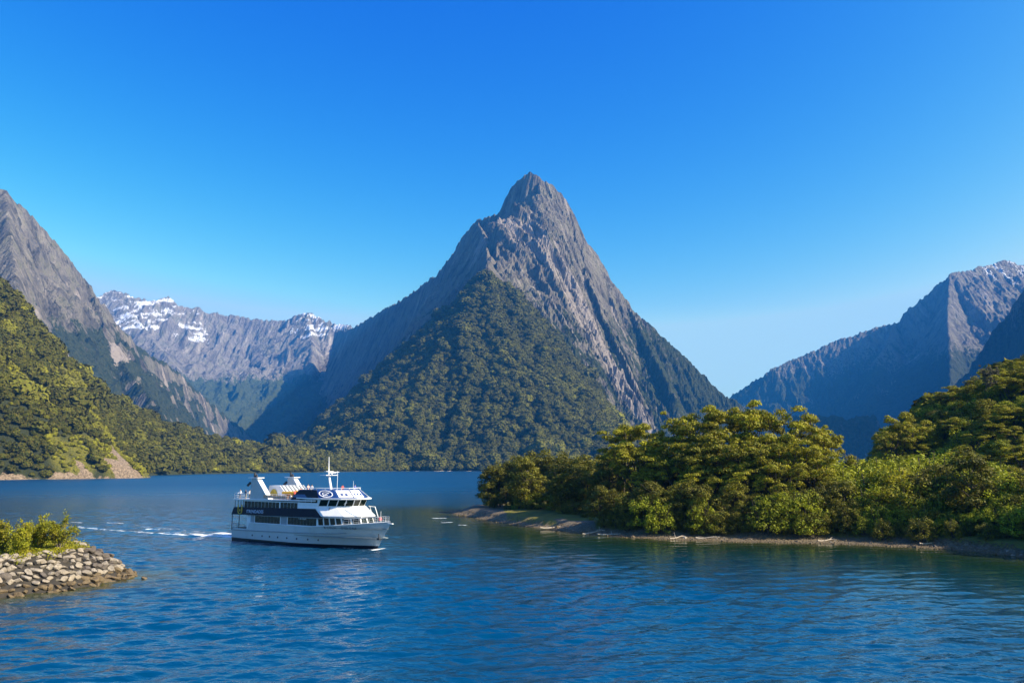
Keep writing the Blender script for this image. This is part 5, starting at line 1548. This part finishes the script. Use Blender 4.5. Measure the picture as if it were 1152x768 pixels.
# gold shield emblem on the band
th = np.linspace(math.pi, 2 * math.pi, 9)
b = MB(); pth = [(2.35, -5.05, 6.75)] + [(2.95 + 0.6 * math.cos(t), -5.05, 5.55 + 0.5 * math.sin(t)) for t in th] + [(3.55, -5.05, 6.75)]
b.tube(pth, 0.11, 5); b.tube([(2.95, -5.05, 5.5), (2.95, -5.05, 5.9)], 0.13, 5)
b.build('emblem', m_gold, boat)
# oval ring with swirl, and the white parallelogram, on the front faces of the sign panel
def on_panel(i, u, w, proud=0.03):
    a, b_ = Vector((*s0[i], 8.45)), Vector((*s0[i + 1], 8.45)); c, d_ = Vector((*s1[i], 9.85)), Vector((*s1[i + 1], 9.85))
    p = a.lerp(b_, u).lerp(c.lerp(d_, u), w); n = (b_ - a).cross(c - a).normalized()
    if n.x < 0: n = -n
    return p + n * proud
ring = MB()
tt = np.linspace(0, 2 * math.pi, 25)
ring.tube([on_panel(1, 0.45 + 0.36 * math.cos(t), 0.5 + 0.38 * math.sin(t), 0.06) for t in tt], 0.09, 5)
tt = np.linspace(0.3, 5.2, 14)
ring.tube([on_panel(1, 0.45 + 0.18 * math.cos(t), 0.5 + 0.16 * math.sin(t), 0.06) for t in tt], 0.07, 5)
ring.tube([on_panel(1, 0.22, 0.22, 0.06), on_panel(1, 0.5, 0.5, 0.06), on_panel(1, 0.74, 0.72, 0.06)], 0.06, 5)
ring.build('logo', m_txtw, sgn)
def slab_on(i, u0, u1, w0, w1, mat, name, pr=(0.01, 0.05), skew=0.0):
    q = [(u0, w0), (u1, w0), (u1 - skew, w1), (u0 - skew, w1)]
    MB().hexa([on_panel(i, u, w, pr[0]) for u, w in q], [on_panel(i, u, w, pr[1]) for u, w in q]).build(name, mat, sgn)
slab_on(2, 0.10, 0.96, 0.08, 0.94, m_txtw, 'white_panel')
slab_on(3, 0.02, 0.80, 0.08, 0.94, m_txtw, 'white_panel')
for (i, u0, w0) in ((2, 0.28, 0.3), (2, 0.55, 0.28), (3, 0.1, 0.3), (3, 0.35, 0.32), (3, 0.6, 0.28)):
    slab_on(i, u0, u0 + 0.16, w0, w0 + 0.24, m_navy2, 'lettering', (0.055, 0.07))

# mast with yards, radar and whip aerials
ms = MB().tube([(23.3, 0, 8.5), (22.2, 0, 12.4)], [0.32, 0.2], 8).tube([(22.2, 0, 12.3), (22.1, 0, 15.7)], [0.13, 0.05], 6)
mast = ms.build('mast', m_white, boat, smooth=False)
MB().box(21.3, 23.0, -1.3, 1.3, 12.3, 12.42).box(21.9, 22.5, -0.9, 0.9, 13.0, 13.08).build('mast_platform', m_white, mast)
MB().box(22.9, 23.2, -0.9, 0.9, 12.75, 12.95).tube([(23.05, 0, 12.4), (23.05, 0, 12.8)], 0.1).build('radar', m_white, mast)
MB().tube([(26.2, -1.4, 9.85), (26.2, -1.4, 13.1)], 0.05, 5).tube([(26.2, -1.75, 12.95), (26.2, -1.05, 12.95)], 0.05, 5).build('aerial', m_white, boat)
MB().tube([(28.2, 0.6, 9.85), (28.2, 0.6, 11.4)], 0.03, 5).build('aerial', m_white, boat)
# twin fin funnels
def fin(y):
    b = MB(); w = 0.42
    prof = [(5.2, 7.75), (10.9, 7.75), (6.9, 11.7), (5.5, 11.7)]
    n = len(b.v)
    b.v += [(x, y - w, z) for x, z in prof] + [(x, y + w, z) for x, z in prof]
    b.f += [(n, n + 1, n + 2, n + 3), (n + 7, n + 6, n + 5, n + 4)] + [(n + i, n + (i + 1) % 4, n + 4 + (i + 1) % 4, n + 4 + i) for i in range(4)]
    f = b.build('funnel', m_funnel, boat, 0.05)
    MB().hexa([(10.95, y - w - 0.06, 7.78), (11.25, y - w - 0.06, 7.78), (11.25, y + w + 0.06, 7.78), (10.95, y + w + 0.06, 7.78)],
              [(6.95, y - w - 0.06, 11.72), (7.25, y - w - 0.06, 11.72), (7.25, y + w + 0.06, 11.72), (6.95, y + w + 0.06, 11.72)]).build('leading_edge', m_white, f)
    MB().box(4.9, 7.9, y - 0.75, y + 0.75, 11.72, 11.86).build('cap_plate', m_white, f)
    MB().tube([(6.0, y, 11.86), (5.9, y, 12.7)], [0.26, 0.20], 8).tube([(6.6, y, 11.86), (6.5, y, 12.45)], [0.2, 0.14], 8).build('exhaust', m_dk, f)
    MB().tube([(5.3, y - w - 0.02, 10.9), (4.8, y - w - 0.3, 10.3)], 0.25, 7).build('vent', m_dk, f)
m_funnel = plain('funnel_grey', (0.50, 0.50, 0.47), 0.5, var=0.08)
fin(-4.2); fin(4.2)
# slatted sloping skylight house between them
sk = MB().hexa([(7.6, -2.6, 8.0), (14.6, -2.6, 8.0), (14.6, 2.6, 8.0), (7.6, 2.6, 8.0)], [(8.4, -2.6, 10.35), (11.6, -2.6, 10.35), (11.6, 2.6, 10.35), (8.4, 2.6, 10.35)]).build('skylight_house', m_white, boat, 0.03)
sl_ = MB()
for yy in np.arange(-2.4, 2.5, 0.8):
    sl_.hexa([(14.55, yy, 8.05), (14.85, yy, 8.05), (14.85, yy + 0.34, 8.05), (14.55, yy + 0.34, 8.05)], [(11.55, yy, 10.4), (11.85, yy, 10.4), (11.85, yy + 0.34, 10.4), (11.55, yy + 0.34, 10.4)])
sl_.build('slats', m_grey, sk)
th = np.linspace(0, math.pi, 9)
arch = MB(); arch.prism([(9.9 + 1.15 * math.cos(t), 8.25 + 1.5 * math.sin(t)) for t in th], -2.64, -2.72)
arch.v = [(x, z, y) for x, y, z in arch.v]; arch.build('arched_opening', m_gold, sk)
MB().box(9.6, 16.8, -4.72, -4.66, 8.15, 8.7).build('orange_rail_cloth', plain('rail_cloth', (0.70, 0.38, 0.22), 0.7), boat)
rail([(0.7, -4.8, 7.78), (5.0, -4.8, 7.82)], 1.05)
rail([(5.0, 4.8, 7.8), (0.7, 4.8, 7.78), (0.7, -4.8, 7.78)], 1.05)
rail([(11.0, -4.8, 7.9), (17.6, -4.8, 7.98)], 0.95)
rail([(11.0, 4.8, 7.9), (17.6, 4.8, 7.98)], 0.95)
# fore deck rail, windlass, side braces
fr = [(s_, -half_deck(s_) + 0.1, sheer(s_)) for s_ in np.linspace(30.5, 37.6, 9)]
rail(fr, 0.95); rail([(x, -y, z) for x, y, z in fr], 0.95)
MB().box(34.0, 35.0, -0.6, 0.6, 3.65, 4.25).tube([(34.5, -0.9, 4.1), (34.5, 0.9, 4.1)], 0.25, 8).build('windlass', m_grey, boat)
MB().tube([(36.6, -0.6, 4.3), (36.6, -0.6, 6.4)], 0.03, 5).build('jack_staff', m_white, boat)
for sg in (-1, 1):
    MB().tube([(30.2, 2.6 * sg, 6.95), (32.2, 2.2 * sg, 6.9), (33.4, 1.9 * sg, 5.1)], 0.07, 5).tube([(30.8, 2.3 * sg, 6.9), (31.4, 2.3 * sg, 5.4)], 0.05, 5).build('brace', m_white, boat)
    MB().tube([(29.2, 1.2 * sg, 9.9), (31.6, 1.5 * sg, 8.5)], 0.045, 5).build('stay', m_white, boat)
MB().tube([(27.4, -4.0, 5.5), (27.4, -4.0, 6.9)], [0.3, 0.12], 8).build('loudhailer', m_grey, boat)

# a yellow-orange inflatable on the top deck (it can be lifted off)
def boat_pt(x, y, z):
    c, s_ = math.cos(ang), math.sin(ang)
    return (BC.x + x * c - y * s_, BC.y + x * s_ + y * c, z)
e = bpy.data.objects.new('inflatable_dinghy', None); COL.objects.link(e); e.location = boat_pt(15.2, -2.6, 8.35); e.rotation_euler = (0, 0, ang)
tag(e, 'bright orange-yellow inflatable dinghy stowed on the top deck of the cruise boat', 'dinghy')
MB().tube([(-1.7, -0.75, 0.75), (1.2, -0.75, 0.75), (1.95, -0.4, 0.95), (2.1, 0, 1.0), (1.95, 0.4, 0.95), (1.2, 0.75, 0.75), (-1.7, 0.75, 0.75)], [0.26, 0.3, 0.3, 0.28, 0.3, 0.3, 0.26], 9).build('tube', m_yellow, e, smooth=True)
MB().hexa([(-1.6, -0.3, 0.25), (1.4, -0.1, 0.3), (1.4, 0.1, 0.3), (-1.6, 0.3, 0.25)], [(-1.6, -0.7, 0.7), (1.6, -0.6, 0.8), (1.6, 0.6, 0.8), (-1.6, 0.7, 0.7)]).build('floor', m_orange, e)
MB().box(-1.2, -0.9, -0.5, 0.5, 0.0, 0.4).box(0.7, 1.0, -0.5, 0.5, 0.0, 0.4).box(-1.2, 1.0, -0.1, 0.1, -0.45, 0.05).build('cradle', m_grey, e)
# ---------------------------------------------------------------- people on the open decks
m_skin = plain('skin', (0.50, 0.30, 0.20), 0.6)
def person_meshes(seed, lean=0.0, arm=0.3):
    """one continuous skinned body, then clothes cut from it"""
    V = [(0, 0, 0.95), (0, 0, 1.2), (0, 0, 1.42), (0, 0, 1.53), (0.02, 0, 1.62), (0.02, 0, 1.74),
         (0, 0.11, 0.88), (0.02, 0.12, 0.48), (0, 0.13, 0.07), (0.16, 0.14, 0.04), (0, -0.11, 0.88), (0.02, -0.12, 0.48), (0, -0.13, 0.07), (0.16, -0.14, 0.04),
         (0, 0.18, 1.40), (0.03, 0.25, 1.13), (0.03 + arm, 0.24, 0.98 + arm * 0.4), (0.10 + arm, 0.23, 0.95 + arm * 0.4),
         (0, -0.18, 1.40), (0.03, -0.25, 1.13), (0.03 + arm, -0.24, 0.98 + arm * 0.4), (0.10 + arm, -0.23, 0.95 + arm * 0.4)]
    V = [(x + lean * max(0, z - 0.9), y, z) for x, y, z in V]
    Ed = [(0, 1), (1, 2), (2, 3), (3, 4), (4, 5), (0, 6), (6, 7), (7, 8), (8, 9), (0, 10), (10, 11), (11, 12), (12, 13), (2, 14), (14, 15), (15, 16), (16, 17), (2, 18), (18, 19), (19, 20), (20, 21)]
    Rd = [(.15, .12), (.15, .12), (.17, .11), (.055, .055), (.085, .09), (.08, .085), (.085, .08), (.06, .055), (.045, .045), (.035, .03), (.085, .08), (.06, .055), (.045, .045), (.035, .03),
          (.065, .06), (.045, .045), (.035, .035), (.04, .02), (.065, .06), (.045, .045), (.035, .035), (.04, .02)]
    me = bpy.data.meshes.new('person'); me.from_pydata(V, Ed, []); me.update()
    o = bpy.data.objects.new('p', me); COL.objects.link(o)
    o.modifiers.new('s', 'SKIN'); sv = me.skin_vertices[0].data
    for i, r in enumerate(Rd): sv[i].radius = r
    sv[0].use_root = True
    o.modifiers.new('u', 'SUBSURF').levels = 1
    bpy.context.view_layer.update()
    body = bpy.data.meshes.new_from_object(o.evaluated_get(bpy.context.evaluated_depsgraph_get()))
    bpy.data.objects.remove(o)
    body.materials.clear(); body.materials.append(m_skin)
    def part(test, grow):
        bm = bmesh.new(); bm.from_mesh(body)
        bm.normal_update()
        for v in bm.verts: v.co += v.normal * grow
        bmesh.ops.delete(bm, geom=[f for f in bm.faces if not test(f.calc_center_median())], context='FACES')
        m = bpy.data.meshes.new('clothing'); bm.to_mesh(m); bm.free(); return m
    shirt = part(lambda c: 0.92 < c.z < 1.48 and abs(c.y) < 0.34, 0.018)
    trs_ = part(lambda c: 0.10 < c.z <= 0.95 and abs(c.y) < 0.21 and c.x < 0.14, 0.016)
    hair = part(lambda c: c.z > 1.66 or (c.z > 1.58 and c.x < lean * 0.7), 0.02)
    return body, shirt, trs_, hair
PM = [person_meshes(1, 0.0, 0.25), person_meshes(2, 0.12, 0.32), person_meshes(3, 0.05, 0.05)]
def cloth(c): return plain('cloth', c, 0.8)
def person(x, y, z, rz, v, shirt_c, trouser_c, hair_c, label):
    body, sh, tr, ha = PM[v]
    o = link_mesh('person', body, None); o.location = boat_pt(x, y, z); o.rotation_euler = (0, 0, ang + rz)
    tag(o, label, 'person', 'passengers on the open decks')
    for nm, me_, c in (('shirt', sh, shirt_c), ('trousers', tr, trouser_c), ('hair', ha, hair_c)):
        q = link_mesh(nm, me_.copy(), cloth(c), o)
DK = (0.02, 0.015, 0.01)
person(1.6, -4.2, 7.79, -1.3, 0, (0.75, 0.75, 0.75), (0.05, 0.05, 0.08), (0.3, 0.2, 0.08), 'passenger in a white top at the stern rail of the top deck')
person(3.3, -4.1, 7.80, -1.6, 1, (0.05, 0.06, 0.10), (0.3, 0.28, 0.22), DK, 'passenger in dark clothes at the top deck rail just aft of the near funnel')
person(3.9, -3.6, 7.80, -0.6, 2, (0.7, 0.65, 0.6), (0.04, 0.04, 0.06), DK, 'passenger in a pale shirt closest behind the near funnel')
person(17.3, -3.6, 8.0, 0.0, 0, (0.65, 0.12, 0.08), (0.05, 0.06, 0.12), DK, 'passenger in a red shirt behind the navy screen of the top deck')
person(18.1, -3.0, 8.4, 0.2, 1, (0.75, 0.35, 0.2), (0.1, 0.1, 0.12), (0.25, 0.15, 0.05), 'passenger in an orange top leaning forward beside the sign panel')
MB().prism(outline(17.5, 24.3, 29.0, 4.3, 1.25), 8.462, 8.52).build('top_deck', m_deck, boat)
person(20.6, -3.3, 9.0, 0.1, 0, (0.7, 0.45, 0.35), (0.1, 0.1, 0.12), (0.35, 0.22, 0.1), 'passenger in a salmon shirt at the left end of the sign panel')
person(22.0, -3.6, 9.0, -0.8, 2, (0.5, 0.5, 0.52), (0.1, 0.1, 0.15), DK, 'passenger in grey between the sign panel corner and the mast')
person(27.6, -1.4, 9.0, -0.4, 1, (0.5, 0.1, 0.1), (0.05, 0.05, 0.08), DK, 'passenger in a dark red top above the white part of the sign panel')
person(27.9, 1.3, 9.0, 0.3, 0, (0.12, 0.15, 0.45), (0.3, 0.3, 0.3), DK, 'passenger in blue at the far front corner of the top deck')
person(33.6, 2.2, 3.66, -0.5, 2, (0.7, 0.15, 0.15), (0.1, 0.1, 0.12), DK, 'person in a red jacket on the fore deck behind the bow rail')
